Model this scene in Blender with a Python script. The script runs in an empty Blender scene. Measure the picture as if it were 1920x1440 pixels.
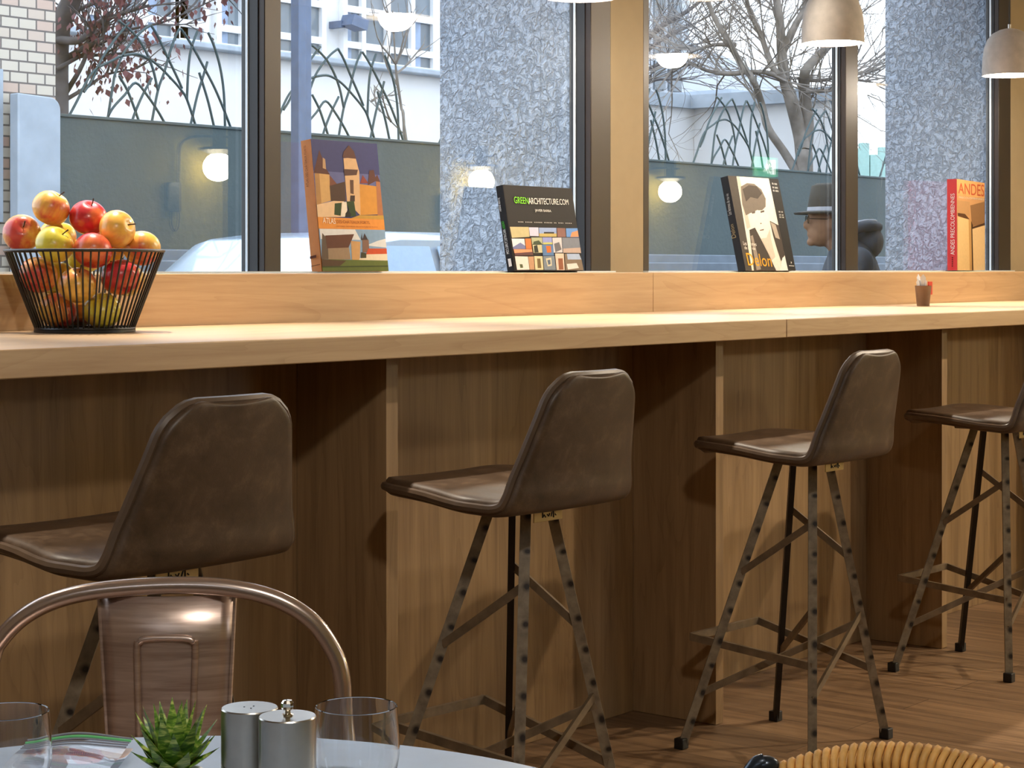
import bpy, bmesh, math, random
import numpy as np
from mathutils import Vector, Matrix
sc = bpy.context.scene
COL = sc.collection
PI = math.pi
rnd = random.Random(7)

# ------------------------------------------------------------------ camera
H = 1.16; FPX = 3650.0; CX = 960.0; CY = 504.0
ANG = math.atan2(2920, 3650)
Fv = Vector((math.cos(ANG), math.sin(ANG), 0)); Rv = Vector((math.sin(ANG), -math.cos(ANG), 0))
def ray(px, py):
    return Fv + Rv*((px-CX)/FPX) + Vector((0, 0, (CY-py)/FPX))
EYE = Vector((0, 0, H))
def on_y(px, py, y):
    d = ray(px, py); return EYE + d*(y/d.y)
def on_z(px, py, z):
    d = ray(px, py); return EYE + d*((z-H)/d.z)
def at_d(px, py, Z):
    return EYE + ray(px, py)*Z
def proj(p):
    q = Vector(p)-EYE; Z = q.dot(Fv)
    return CX+FPX*q.dot(Rv)/Z, CY-FPX*q.z/Z
def XY(px, y): return on_y(px, CY, y).x

cam_d = bpy.data.cameras.new('camera'); cam = bpy.data.objects.new('camera', cam_d); COL.objects.link(cam)
cam_d.sensor_width = 36; cam_d.lens = FPX*36/1920; cam_d.shift_y = -(720-CY)/1920
cam.location = EYE
cam.rotation_euler = (PI/2, 0, math.atan2(Fv.y, Fv.x)-PI/2)
cam_d.clip_start = .05; cam_d.clip_end = 300
sc.camera = cam

# ------------------------------------------------------------------ materials
def s2l(c):
    c = c/255.0
    return c/12.92 if c <= .04045 else ((c+.055)/1.055)**2.4
def rgb(r, g, b): return (s2l(r), s2l(g), s2l(b), 1)
MATS = {}
def new_mat(name):
    m = bpy.data.materials.new(name); m.use_nodes = True
    nt = m.node_tree; b = nt.nodes['Principled BSDF']
    return m, nt, b
def setp(b, **k):
    for n, v in k.items(): b.inputs[n.replace('_', ' ')].default_value = v
def ramp(nt, src, stops):
    r = nt.nodes.new('ShaderNodeValToRGB')
    while len(r.color_ramp.elements) < len(stops): r.color_ramp.elements.new(.5)
    for e, (p, c) in zip(r.color_ramp.elements, stops):
        e.position = p; e.color = c
    nt.links.new(src, r.inputs[0]); return r.outputs[0]
def coords(nt, scale=(1, 1, 1), kind='Object', rot=(0, 0, 0)):
    t = nt.nodes.new('ShaderNodeTexCoord'); m = nt.nodes.new('ShaderNodeMapping')
    m.inputs['Scale'].default_value = scale; m.inputs['Rotation'].default_value = rot
    nt.links.new(t.outputs[kind], m.inputs[0]); return m.outputs[0]
def noise(nt, vec, scale=5, detail=4, rough=.55, dist=0):
    n = nt.nodes.new('ShaderNodeTexNoise')
    n.inputs['Scale'].default_value = scale; n.inputs['Detail'].default_value = detail
    n.inputs['Roughness'].default_value = rough; n.inputs['Distortion'].default_value = dist
    nt.links.new(vec, n.inputs['Vector']); return n.outputs['Fac']
def bump(nt, b, h, strength=.3, dist=.01):
    n = nt.nodes.new('ShaderNodeBump'); n.inputs['Strength'].default_value = strength
    n.inputs['Distance'].default_value = dist
    nt.links.new(h, n.inputs['Height']); nt.links.new(n.outputs[0], b.inputs['Normal'])
def mixc(nt, fac, a, c):
    n = nt.nodes.new('ShaderNodeMix'); n.data_type = 'RGBA'
    for s, v in ((n.inputs[0], fac), (n.inputs[6], a), (n.inputs[7], c)):
        if hasattr(v, 'is_linked'): nt.links.new(v, s)
        else: s.default_value = v
    return n.outputs[2]
def math_n(nt, op, a, c=None):
    n = nt.nodes.new('ShaderNodeMath'); n.operation = op
    for s, v in zip(n.inputs, (a, c)):
        if v is None: continue
        if hasattr(v, 'is_linked'): nt.links.new(v, s)
        else: s.default_value = v
    return n.outputs[0]

def plain(name, col, rough=.5, metal=0, nz=0, nscale=30, bmp=0, emit=None, spec=.5, coat=0):
    """colour with a little procedural mottling"""
    if name in MATS: return MATS[name]
    m, nt, b = new_mat(name)
    setp(b, Roughness=rough, Metallic=metal)
    b.inputs['Specular IOR Level'].default_value = spec
    b.inputs['Coat Weight'].default_value = coat
    if nz or bmp:
        v = coords(nt); n = noise(nt, v, nscale, 4)
        lo = tuple(max(0, c*(1-nz)) for c in col[:3])+(1,); hi = tuple(min(1, c*(1+nz)) for c in col[:3])+(1,)
        nt.links.new(ramp(nt, n, [(.3, lo), (.7, hi)]), b.inputs['Base Color'])
        if bmp: bump(nt, b, n, bmp, .004)
    else: b.inputs['Base Color'].default_value = col
    if emit:
        b.inputs['Emission Color'].default_value = emit[0]; b.inputs['Emission Strength'].default_value = emit[1]
    MATS[name] = m; return m

def wood(name, axis, dark, light, rough=.42, sc_=1.0):
    m, nt, b = new_mat(name)
    s = [22*sc_, 22*sc_, 22*sc_]; s[axis] = 1.1*sc_
    v = coords(nt, s)
    n1 = noise(nt, v, 1.0, 6, .6, .6)
    s2 = [70, 70, 70]; s2[axis] = 3
    n2 = noise(nt, coords(nt, s2), 1.6, 3, .6)
    s3 = [5.5*sc_, 5.5*sc_, 5.5*sc_]; s3[axis] = .55*sc_
    n3 = noise(nt, coords(nt, s3), 1.0, 3, .5, 1.2)
    w = math_n(nt, 'FRACT', math_n(nt, 'MULTIPLY', n3, 9.0))
    c1 = ramp(nt, n1, [(.3, dark), (.5, tuple(.5*(d+l) for d, l in zip(dark, light))), (.7, light)])
    c2 = mixc(nt, .22, c1, ramp(nt, w, [(0, dark), (.25, light), (1, light)]))
    c3 = mixc(nt, .15, c2, ramp(nt, n2, [(.35, dark), (.65, light)]))
    nt.links.new(c3, b.inputs['Base Color'])
    setp(b, Roughness=rough)
    bump(nt, b, n2, .08, .002)
    MATS[name] = m; return m
WD, WL = rgb(166, 132, 96), rgb(204, 174, 136)
M_wood_x = wood('laminate_wood_lengthwise', 0, WD, WL)
M_wood_z = wood('laminate_wood_upright_shaded', 2, rgb(116, 88, 58), rgb(170, 138, 98), .5)  # same wood as the counter, darkened for the dimmer light below it
M_black = plain('matte_black', rgb(22, 20, 20), .5, nz=.15)
M_blackwire = plain('black_wire', rgb(12, 10, 10), .4, nz=.1)
M_frame = plain('bronze_frame', rgb(36, 23, 13), .45, .2, nz=.12, nscale=8)
M_framedark = plain('dark_gasket', rgb(16, 15, 16), .5, nz=.1)
M_alu = plain('aluminium_bead', rgb(205, 215, 222), .35, .2, nz=.04)
M_cream = plain('cream_plaster', rgb(152, 136, 108), .85, nz=.04, nscale=14, bmp=.05)
M_offwhite = plain('offwhite_paint', rgb(222, 210, 192), .85, nz=.03, nscale=12)
M_ceil = plain('ceiling_paint', rgb(225, 222, 215), .9, nz=.02)
M_mustard = plain('mustard_plaster', rgb(214, 196, 92), .85, nz=.06, nscale=60, bmp=.25)
M_white = plain('white_paint', rgb(236, 236, 236), .6, nz=.03)
M_steel = plain('brushed_steel', rgb(190, 186, 178), .28, 1, nz=.05, nscale=60)
M_chrome = plain('chrome', rgb(220, 215, 205), .08, 1, nz=.02)

def floor_mat():
    m, nt, b = new_mat('floor_planks')
    v = coords(nt)
    br = nt.nodes.new('ShaderNodeTexBrick')
    vr = coords(nt, (1, 1, 1), 'Object', (0, 0, PI/2)); nt.links.new(vr, br.inputs['Vector'])
    br.inputs['Color1'].default_value = (.9, .9, .9, 1); br.inputs['Color2'].default_value = (.66, .66, .66, 1)
    br.inputs['Mortar'].default_value = (.32, .32, .32, 1)
    br.inputs['Scale'].default_value = 1; br.inputs['Mortar Size'].default_value = .0015
    br.inputs['Brick Width'].default_value = 1.2; br.inputs['Row Height'].default_value = .15
    n = noise(nt, coords(nt, (30, 2.2, 1)), 1, 6, .65, .5)
    c = ramp(nt, n, [(.3, rgb(116, 88, 62)), (.55, rgb(160, 126, 92)), (.75, rgb(186, 150, 112))])
    mm = nt.nodes.new('ShaderNodeMix'); mm.data_type = 'RGBA'; mm.blend_type = 'MULTIPLY'; mm.inputs[0].default_value = 1
    nt.links.new(c, mm.inputs[6]); nt.links.new(br.outputs['Color'], mm.inputs[7])
    nt.links.new(mm.outputs[2], b.inputs['Base Color']); setp(b, Roughness=.5)
    bump(nt, b, n, .1, .002)
    return m
M_floor = floor_mat()

def glass_pane(name='window_glass', ior=1.85, tint=(.96, .98, 1, 1)):
    m = bpy.data.materials.new(name); m.use_nodes = True; nt = m.node_tree
    for n in list(nt.nodes): nt.nodes.remove(n)
    o = nt.nodes.new('ShaderNodeOutputMaterial'); mx = nt.nodes.new('ShaderNodeMixShader')
    t = nt.nodes.new('ShaderNodeBsdfTransparent'); g = nt.nodes.new('ShaderNodeBsdfGlossy')
    lw = nt.nodes.new('ShaderNodeLayerWeight'); lw.inputs['Blend'].default_value = .5
    r0 = ((ior-1)/(ior+1))**2
    f5 = math_n(nt, 'POWER', lw.outputs['Facing'], 5.0); fr = math_n(nt, 'ADD', math_n(nt, 'MULTIPLY', f5, 1-r0), r0)
    g.inputs['Roughness'].default_value = 0.0; t.inputs['Color'].default_value = tint
    nt.links.new(fr, mx.inputs[0]); nt.links.new(t.outputs[0], mx.inputs[1]); nt.links.new(g.outputs[0], mx.inputs[2])
    nt.links.new(mx.outputs[0], o.inputs[0]); MATS[name] = m; return m
M_pane = glass_pane()
M_darkpane = plain('far_window_pane', rgb(112, 122, 130), .12, nz=.25, nscale=1.5)
def clear_glass():
    m, nt, b = new_mat('drinking_glass')
    setp(b, Roughness=0.0, IOR=1.45); b.inputs['Transmission Weight'].default_value = 1
    b.inputs['Base Color'].default_value = (.98, .99, 1, 1)
    return m
M_glass = clear_glass()

def leather():
    m, nt, b = new_mat('worn_brown_leather')
    v = coords(nt)
    n = noise(nt, v, 16, 9, .72, .25); n2 = noise(nt, v, 420, 2)
    nt.links.new(ramp(nt, n, [(.3, rgb(60, 46, 32)), (.52, rgb(82, 63, 46)), (.74, rgb(112, 90, 68))]), b.inputs['Base Color'])
    nt.links.new(ramp(nt, n, [(.3, (.36, .36, .36, 1)), (.7, (.55, .55, .55, 1))]), b.inputs['Roughness'])
    bump(nt, b, n2, .15, .001); return m
M_leather = leather()
M_piping = plain('leather_piping', rgb(92, 74, 58), .4, nz=.15)

def spotted():
    m, nt, b = new_mat('spotted_steel')
    t = nt.nodes.new('ShaderNodeTexCoord'); s = nt.nodes.new('ShaderNodeSeparateXYZ'); nt.links.new(t.outputs['UV'], s.inputs[0])
    w = nt.nodes.new('ShaderNodeTexNoise'); w.noise_dimensions = '1D'
    nt.links.new(s.outputs[1], w.inputs['W']); w.inputs['Scale'].default_value = 6
    v = math_n(nt, 'ADD', math_n(nt, 'DIVIDE', s.outputs[1], .068), math_n(nt, 'MULTIPLY', w.outputs['Fac'], .8))
    dv = math_n(nt, 'MULTIPLY', math_n(nt, 'SUBTRACT', math_n(nt, 'FRACT', v), .5), .068)
    du = math_n(nt, 'SUBTRACT', s.outputs[0], .016)
    d = math_n(nt, 'SQRT', math_n(nt, 'ADD', math_n(nt, 'MULTIPLY', dv, dv), math_n(nt, 'MULTIPLY', du, du)))
    nz = noise(nt, coords(nt), 40, 3)
    base = ramp(nt, nz, [(.3, rgb(116, 102, 84)), (.7, rgb(154, 140, 118))])
    f = ramp(nt, d, [(.0062, (1, 1, 1, 1)), (.0092, (0, 0, 0, 1))])
    nt.links.new(mixc(nt, f, base, rgb(40, 32, 28)), b.inputs['Base Color'])
    setp(b, Roughness=.42, Metallic=.1); return m
M_spot = spotted()
M_brace = plain('raw_steel_bar', rgb(122, 104, 82), .45, .2, nz=.25, nscale=30)
M_tag = plain('brass_tag', rgb(208, 180, 120), .4, .2, nz=.06)

def copper():
    m, nt, b = new_mat('brushed_copper_steel')
    n = noise(nt, coords(nt, (8, 8, 130)), 1, 3, .6, .5); n2 = noise(nt, coords(nt, (16, 16, 5)), 1, 2)
    c = ramp(nt, n, [(.3, rgb(178, 154, 142)), (.7, rgb(228, 210, 200))])
    nt.links.new(mixc(nt, ramp(nt, n2, [(.35, (0, 0, 0, 1)), (.65, (.5, .5, .5, 1))]), c, rgb(190, 166, 152)), b.inputs['Base Color'])
    nt.links.new(ramp(nt, n, [(.3, (.3, .3, .3, 1)), (.7, (.36, .36, .36, 1))]), b.inputs['Roughness'])
    setp(b, Metallic=.75); bump(nt, b, n, .03, .001); return m
M_copper = copper()
M_coptube = plain('polished_copper_tube', rgb(196, 178, 168), .24, .85, nz=.05, nscale=20)

def stucco():
    m, nt, b = new_mat('rough_stucco')
    v = coords(nt)
    n = noise(nt, v, 40, 5, .6, .9); n2 = noise(nt, v, 95, 3, .6, .3); n3 = noise(nt, v, 2, 2)
    nt.links.new(ramp(nt, n3, [(.3, rgb(184, 198, 216)), (.7, rgb(206, 217, 232))]), b.inputs['Base Color'])
    setp(b, Roughness=.95)
    r = ramp(nt, n, [(.38, (0, 0, 0, 1)), (.52, (.75, .75, .75, 1)), (.7, (1, 1, 1, 1))])
    h = math_n(nt, 'ADD', r, math_n(nt, 'MULTIPLY', n2, .5))
    bump(nt, b, h, 1.0, .014); return m
M_stucco = stucco()
def slate():
    m, nt, b = new_mat('slate_render')
    v = coords(nt); n = noise(nt, v, 26, 4); n2 = noise(nt, v, 1.3, 3)
    nt.links.new(ramp(nt, n2, [(.3, rgb(72, 84, 86)), (.7, rgb(84, 96, 96))]), b.inputs['Base Color'])
    setp(b, Roughness=.85); bump(nt, b, n, .5, .01); return m
M_slate = slate()
def brick():
    m, nt, b = new_mat('pale_brick')
    t = nt.nodes.new('ShaderNodeTexCoord'); s = nt.nodes.new('ShaderNodeSeparateXYZ'); c = nt.nodes.new('ShaderNodeCombineXYZ')
    nt.links.new(t.outputs['Object'], s.inputs[0]); nt.links.new(s.outputs[0], c.inputs[0]); nt.links.new(s.outputs[2], c.inputs[1])
    br = nt.nodes.new('ShaderNodeTexBrick'); nt.links.new(c.outputs[0], br.inputs['Vector'])
    br.inputs['Color1'].default_value = rgb(206, 196, 180); br.inputs['Color2'].default_value = rgb(186, 120, 108)
    br.inputs['Bias'].default_value = -.5
    br.inputs['Mortar'].default_value = rgb(112, 106, 104); br.inputs['Scale'].default_value = 1
    br.inputs['Mortar Size'].default_value = .006; br.inputs['Brick Width'].default_value = .135; br.inputs['Row Height'].default_value = .068
    br.inputs['Mortar Smooth'].default_value = .1
    nt.links.new(br.outputs['Color'], b.inputs['Base Color']); setp(b, Roughness=.85)
    bump(nt, b, math_n(nt, 'SUBTRACT', 1.0, br.outputs['Fac']), .5, .01); return m
M_brick = brick()
M_concrete = plain('weathered_concrete', rgb(168, 178, 188), .9, nz=.12, nscale=5, bmp=.15)
M_plinth = plain('pale_kerb_stone', rgb(112, 122, 132), .9, nz=.12, nscale=7, bmp=.1)
M_facade = plain('white_facade', rgb(226, 226, 226), .9, nz=.03, nscale=2)
M_farwall = plain('distant_pale_wall', rgb(198, 204, 212), .9, nz=.04, nscale=1)
M_bark = plain('grey_bark', rgb(126, 119, 112), .9, nz=.3, nscale=9, bmp=.3)
M_barkdark = plain('dark_bark', rgb(92, 88, 88), .9, nz=.3, nscale=9)
M_leaf = plain('russet_leaf', rgb(112, 68, 70), .7, nz=.4, nscale=3)
M_rod = plain('painted_rod', rgb(58, 78, 82), .5, .3, nz=.15, nscale=12)
M_pole = plain('grey_pole_paint', rgb(96, 112, 138), .5, .2, nz=.12, nscale=10)
M_asphalt = plain('asphalt', rgb(96, 98, 102), .9, nz=.15, nscale=30)
M_pendant = plain('concrete_shade', rgb(178, 172, 166), .9, nz=.1, nscale=26, bmp=.2)
M_pendin = plain('white_shade_lining', rgb(240, 236, 228), .7, nz=.02)
M_tabletop = plain('blue_grey_tabletop', rgb(174, 194, 220), .38, nz=.06, nscale=22, bmp=.03)
M_rattan = plain('woven_rattan', rgb(224, 172, 98), .6, nz=.22, nscale=40, bmp=.3)
M_bluemetal = plain('blue_black_metal', rgb(56, 64, 74), .25, .6, nz=.1)
def emis(name, col, st):
    m, nt, b = new_mat(name); b.inputs['Emission Color'].default_value = col; b.inputs['Emission Strength'].default_value = st
    n = noise(nt, coords(nt), 3, 1); nt.links.new(ramp(nt, n, [(0, (.85, .85, .85, 1)), (1, (.95, .95, .95, 1))]), b.inputs['Base Color'])
    return m
M_bulb = emis('warm_bulb', (1, .82, .58, 1), 22)
M_globe = emis('lit_opal_globe', (1, .84, .52, 1), 200)
M_down = emis('downlight_lens', (1, .86, .66, 1), 14)

# ------------------------------------------------------------------ geometry helpers
class MB:
    def __init__(s): s.v = []; s.f = []; s.m = []; s.mat = 0; s.uv = {}
    def add(s, vs, fs, uvs=None):
        o = len(s.v); s.v += [tuple(v) for v in vs]
        for i, f in enumerate(fs):
            if uvs: s.uv[len(s.f)] = [uvs[j] for j in f]
            s.f.append([o+j for j in f]); s.m.append(s.mat)
        return s
    def box(s, a, b):
        (x0, y0, z0), (x1, y1, z1) = [min(p, q) for p, q in zip(a, b)], [max(p, q) for p, q in zip(a, b)]
        vs = [(x0, y0, z0), (x1, y0, z0), (x1, y1, z0), (x0, y1, z0), (x0, y0, z1), (x1, y0, z1), (x1, y1, z1), (x0, y1, z1)]
        return s.add(vs, [(0, 3, 2, 1), (4, 5, 6, 7), (0, 1, 5, 4), (1, 2, 6, 5), (2, 3, 7, 6), (3, 0, 4, 7)])
    def bar(s, p0, p1, w, t, side, uv=False):
        """rectangular bar from p0 to p1; `side` is the width direction"""
        p0, p1 = Vector(p0), Vector(p1); d = (p1-p0); L = d.length; d.normalize()
        sd = Vector(side); sd = (sd-d*sd.dot(d)).normalized(); n = d.cross(sd)
        vs = []; us = []
        for p, l in ((p0, 0), (p1, L)):
            for i, j in ((-.5, -.5), (.5, -.5), (.5, .5), (-.5, .5)):
                vs.append(p+sd*(w*i)+n*(t*j)); us.append(((i+.5)*w, l))
        return s.add(vs, [(0, 3, 2, 1), (4, 5, 6, 7), (0, 1, 5, 4), (1, 2, 6, 5), (2, 3, 7, 6), (3, 0, 4, 7)], us if uv else None)
    def tube(s, pts, r, n=8, close=False, cap=True):
        pts = [Vector(p) for p in pts]; N = len(pts)
        rs = r if isinstance(r, (list, tuple)) else [r]*N
        up = None; rings = []
        for i, p in enumerate(pts):
            a = pts[(i-1) % N] if (i or close) else p; b = pts[(i+1) % N] if (i < N-1 or close) else p
            t = (b-a).normalized() if (b-a).length > 1e-9 else Vector((0, 0, 1))
            if up is None:
                up = Vector((0, 0, 1)) if abs(t.z) < .9 else Vector((1, 0, 0))
            up = up-t*up.dot(t)
            if up.length < 1e-6: up = t.orthogonal()
            up.normalize(); sd = t.cross(up)
            rings.append([p+(up*math.cos(2*PI*k/n)+sd*math.sin(2*PI*k/n))*rs[i] for k in range(n)])
        vs = [v for q in rings for v in q]; fs = []
        for i in range(N if close else N-1):
            a, b = i*n, ((i+1) % N)*n
            for k in range(n): fs.append((a+k, a+(k+1) % n, b+(k+1) % n, b+k))
        if cap and not close:
            fs.append(tuple(range(n-1, -1, -1))); fs.append(tuple(range((N-1)*n, N*n)))
        return s.add(vs, fs)
    def lathe(s, prof, n=32, c=(0, 0, 0), close=False):
        """prof: (r, z) list, revolved about z through c"""
        c = Vector(c); vs = []; fs = []; idx = []
        for r, z in prof:
            if r < 1e-6: idx.append([len(vs)]*n); vs.append(c+Vector((0, 0, z)))
            else:
                idx.append(list(range(len(vs), len(vs)+n)))
                vs += [c+Vector((r*math.cos(2*PI*k/n), r*math.sin(2*PI*k/n), z)) for k in range(n)]
        P = len(prof)
        for i in range(P if close else P-1):
            A, B = idx[i], idx[(i+1) % P]
            for k in range(n):
                q = [A[k], A[(k+1) % n], B[(k+1) % n], B[k]]; f = []
                for x in q:
                    if x not in f: f.append(x)
                if len(f) > 2: fs.append(tuple(f))
        return s.add(vs, fs)
    def prism(s, poly, d):
        """poly: 3-D points of a planar outline, d: extrusion vector"""
        d = Vector(d); n = len(poly); vs = [Vector(p) for p in poly]; vs += [p+d for p in vs]
        fs = [tuple(range(n-1, -1, -1)), tuple(range(n, 2*n))]+[(i, (i+1) % n, n+(i+1) % n, n+i) for i in range(n)]
        return s.add(vs, fs)
    def ball(s, c, r, n=12, m=8, M=None):
        rx, ry, rz = r if isinstance(r, (tuple, list)) else (r, r, r)
        o = len(s.v); s.lathe([(math.sin(PI*i/m), -math.cos(PI*i/m)) for i in range(m+1)], n)
        for i in range(o, len(s.v)):
            v = Vector((s.v[i][0]*rx, s.v[i][1]*ry, s.v[i][2]*rz))
            if M: v = M @ v
            s.v[i] = tuple(v+Vector(c))
        return s
    def quad(s, *p): return s.add(p, [tuple(range(len(p)))])
    def build(s, name, mat, parent=None, world=False, smooth=40, bev=0, sub=0, solid=0):
        me = bpy.data.meshes.new(name)
        off = Vector((0, 0, 0))
        if world and parent is not None: off = parent.location
        me.from_pydata([tuple(Vector(v)-off) for v in s.v], [], s.f)
        for m in (mat if isinstance(mat, (list, tuple)) else [mat]): me.materials.append(m)
        me.polygons.foreach_set('material_index', s.m)
        if s.uv:
            ul = me.uv_layers.new(name='UVMap')
            for p in me.polygons:
                if p.index in s.uv:
                    for li, u in zip(p.loop_indices, s.uv[p.index]): ul.data[li].uv = u
        bm = bmesh.new(); bm.from_mesh(me)
        bmesh.ops.recalc_face_normals(bm, faces=bm.faces); bm.to_mesh(me); bm.free()
        if smooth:
            me.shade_smooth(); me.set_sharp_from_angle(angle=math.radians(smooth))
        o = bpy.data.objects.new(name, me); COL.objects.link(o)
        if parent is not None: o.parent = parent
        if bev:
            b = o.modifiers.new('bevel', 'BEVEL'); b.width = bev; b.segments = 2; b.limit_method = 'ANGLE'
        if solid:
            b = o.modifiers.new('solid', 'SOLIDIFY'); b.thickness = solid; b.offset = 0
        if sub:
            b = o.modifiers.new('sub', 'SUBSURF'); b.levels = sub; b.render_levels = sub
        return o
def tag(o, label, cat, group=None, kind=None):
    o['label'] = label; o['category'] = cat
    if group: o['group'] = group
    if kind: o['kind'] = kind
    return o
def thing(name, label, cat, loc=(0, 0, 0), rot=0, group=None):
    o = bpy.data.objects.new(name, None); COL.objects.link(o); o.empty_display_size = .1
    o.location = loc; o.rotation_euler = (0, 0, rot); return tag(o, label, cat, group)
def structure(o, label=None, cat=None):
    o['kind'] = 'structure'
    if label: o['label'] = label; o['category'] = cat
    return o
def copy_tree(o, parent=None):
    c = o.copy(); COL.objects.link(c); c.parent = parent
    for ch in list(o.children): copy_tree(ch, c)
    return c
def spline(pts, n=6):
    """Catmull-Rom through the points"""
    P = [Vector(p) for p in pts]; P = [P[0]*2-P[1]]+P+[P[-1]*2-P[-2]]; out = []
    for i in range(1, len(P)-2):
        a, b, c, d = P[i-1:i+3]
        for k in range(n):
            t = k/n
            out.append(.5*((2*b)+(c-a)*t+(2*a-5*b+4*c-d)*t*t+(3*b-a-3*c+d)*t**3))
    out.append(P[-2]); return out

# ------------------------------------------------------------------ room shell
X0, X1, YB, YG, ZC = -1.6, 17.0, -1.8, 3.65, 2.9
YF = 3.58
structure(MB().box((X0, YB, -.1), (X1, 3.62, 0)).build('floor', M_floor), 'brown wood plank floor', 'floor')
structure(MB().box((X0, YB, ZC), (X1, 3.9, ZC+.1)).build('ceiling', M_ceil), 'plain pale ceiling out of the picture', 'ceiling')
WB0, WB1 = 4.9, 6.2
bw = MB()
for a, b in (((X0-.1, -.1), (WB0, ZC)), ((WB1, -.1), (X1+.1, ZC)), ((WB0, -.1), (WB1, .8)), ((WB0, 2.6), (WB1, ZC))):
    bw.box((a[0], YB-.1, a[1]), (b[0], YB, b[1]))
structure(bw.build('wall_back', M_mustard), 'mustard plaster wall mirrored in the panes', 'wall')
w4 = thing('window_4', 'added unseen daylight window in the mustard wall behind the camera', 'window', ((WB0+WB1)/2, YB-.05, .8)); w4['kind'] = 'structure'  # added opening, out of view, lets cool daylight onto stools and panels
f4 = MB()
for x in (WB0, (WB0+WB1)/2-.03, WB1-.06): f4.box((x, YB-.08, .8), (x+.06, YB-.02, 2.6))
for z in (.8, 2.54): f4.box((WB0, YB-.08, z), (WB1, YB-.02, z+.06))
f4.build('window_frame', M_frame, w4, True)
lw = MB()
for a, b in (((YB, -.1), (-.9, ZC)), ((.6, -.1), (3.8, ZC)), ((-.9, -.1), (.6, 1.9)), ((-.9, 2.5), (.6, ZC))): lw.box((X0-.1, a[0], a[1]), (X0, b[0], b[1]))
structure(lw.build('wall_left', M_offwhite), 'offwhite wall left of the bar', 'wall')
w5 = thing('window_5', 'added unseen daylight window in the left wall behind the camera', 'window', (X0-.05, -.15, 1.9)); w5['kind'] = 'structure'  # added opening, out of view, brightens the armchair and table metal
f5 = MB()
for y in (-.9, -.18, .54): f5.box((X0-.08, y, 1.9), (X0-.02, y+.06, 2.5))
for z in (1.9, 2.44): f5.box((X0-.08, -.9, z), (X0-.02, .6, z+.06))
f5.build('window_frame', M_frame, w5, True)
structure(MB().box((X1, YB, -.1), (X1+.1, 3.8, ZC)).build('wall_right', M_offwhite), 'offwhite wall at the far end', 'wall')
pA0, pA1 = XY(1145, YF), XY(1206, YF)
pB0 = XY(1895, YF); pB1 = pB0+.42
wf = MB()
wf.box((X0, 3.63, -.1), (X1, 3.8, 1.115)); wf.box((X0, 3.6, 2.5), (X1, 3.8, ZC))
wf.box((pA0, YF, 1.115), (pA1, 3.655, 2.5)); wf.box((pB0, YF, 1.115), (pB1, 3.655, 2.5))
wf.box((X0, YF, 1.115), (.6, 3.8, 2.5)); wf.box((pB1+2.6, YF, 1.115), (X1, 3.8, 2.5))
structure(wf.build('wall_front', M_cream), 'cream window wall with slim pillars between the panes', 'wall')
ZS = H-.0112            # ledge top
def window(i, xa, xb, posts, label, yg=3.648):
    r = thing('window_%d' % i, label, 'window', ((xa+xb)/2, 3.64, ZS)); r['kind'] = 'structure'
    fr = MB()
    fr.box((xa, 3.59, 2.44), (xb, 3.71, 2.5))
    fr.box((xa, 3.625, 1.115), (xb, 3.71, ZS-.001))
    edges = []
    for k, (a, b) in enumerate(posts):
        fr.box((a, YF, ZS+.0005), (b, yg+.012, 2.46)); edges.append((a, b))
    fr.build('window_frame', M_frame, r, True, bev=.002)
    g = MB(); w = MB()
    for a, b in posts:
        g.box((a-.003, YF+.022, ZS+.001), (b+.003, yg+.013, 2.45))
        w.box((a-.006, yg-.012, ZS+.001), (a+.002, yg-.004, 2.45))
    g.build('gasket', M_framedark, r, True); w.build('glazing_bead', M_alu, r, True)
    MB().box((xa, 3.56, ZS+.0003), (xb, 3.66, ZS+.0045)).build('sill_bead', M_alu, r, True)
    for (a, b), (c, d) in zip(posts[:-1], posts[1:]):
        MB().box((b-.002, yg, ZS+.002), (c+.002, yg+.01, 2.45)).build('pane', M_pane, r, True)
    return r
m0, m1 = XY(496, YF), XY(527, YF)
window(1, .6, pA0, [(.6, .66), (m0, m1), (XY(1108, YF), pA0)], 'bronze framed window behind the apples and the castle book')
window(2, pA1, pB0, [(pA1, XY(1217, YF)), (XY(1586, YF), XY(1609, YF)), (XY(1873, YF), pB0)], 'bronze framed window behind the pendant lamp and black portrait book', 3.625)
window(3, pB1, pB1+2.6, [(pB1, pB1+.06), (pB1+1.27, pB1+1.33), (pB1+2.54, pB1+2.6)], 'bronze framed window beyond the right edge')

# ------------------------------------------------------------------ bar counter
YC0, YC1 = 2.58, 3.33
ZT = H-.1293; ZTB = ZT-.048
xj = XY(1475, YC0)
ct = thing('bar_counter', 'long wooden bar counter top running under the windows', 'counter', (xj, (YC0+YC1)/2, ZTB))
for a, b in ((X0, xj-.0008), (xj+.0008, 12.6)):
    MB().box((a, YC0, ZTB), (b, YC1, ZT)).build('counter_slab', M_wood_x, ct, True, bev=.0025)
bs = thing('window_ledge', 'wooden upstand and ledge behind the counter, books standing on it', 'ledge', (xj, YC1, ZT))
xj2 = XY(1225, YC1)
for a, b in ((X0, xj2-.0006), (xj2+.0006, 12.6)):
    MB().box((a, YC1+.0005, ZT-.03), (b, YC1+.022, ZS)).build('upstand_board', M_wood_x, bs, True, bev=.0015)
MB().box((X0, YC1+.0225, ZS-.03), (12.6, 3.624, ZS)).build('ledge_board', M_wood_x, bs, True, bev=.001)
FINX = [.405, 1.675, 2.945, 4.185, 5.455, 6.71, 7.97, 9.23]
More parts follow.
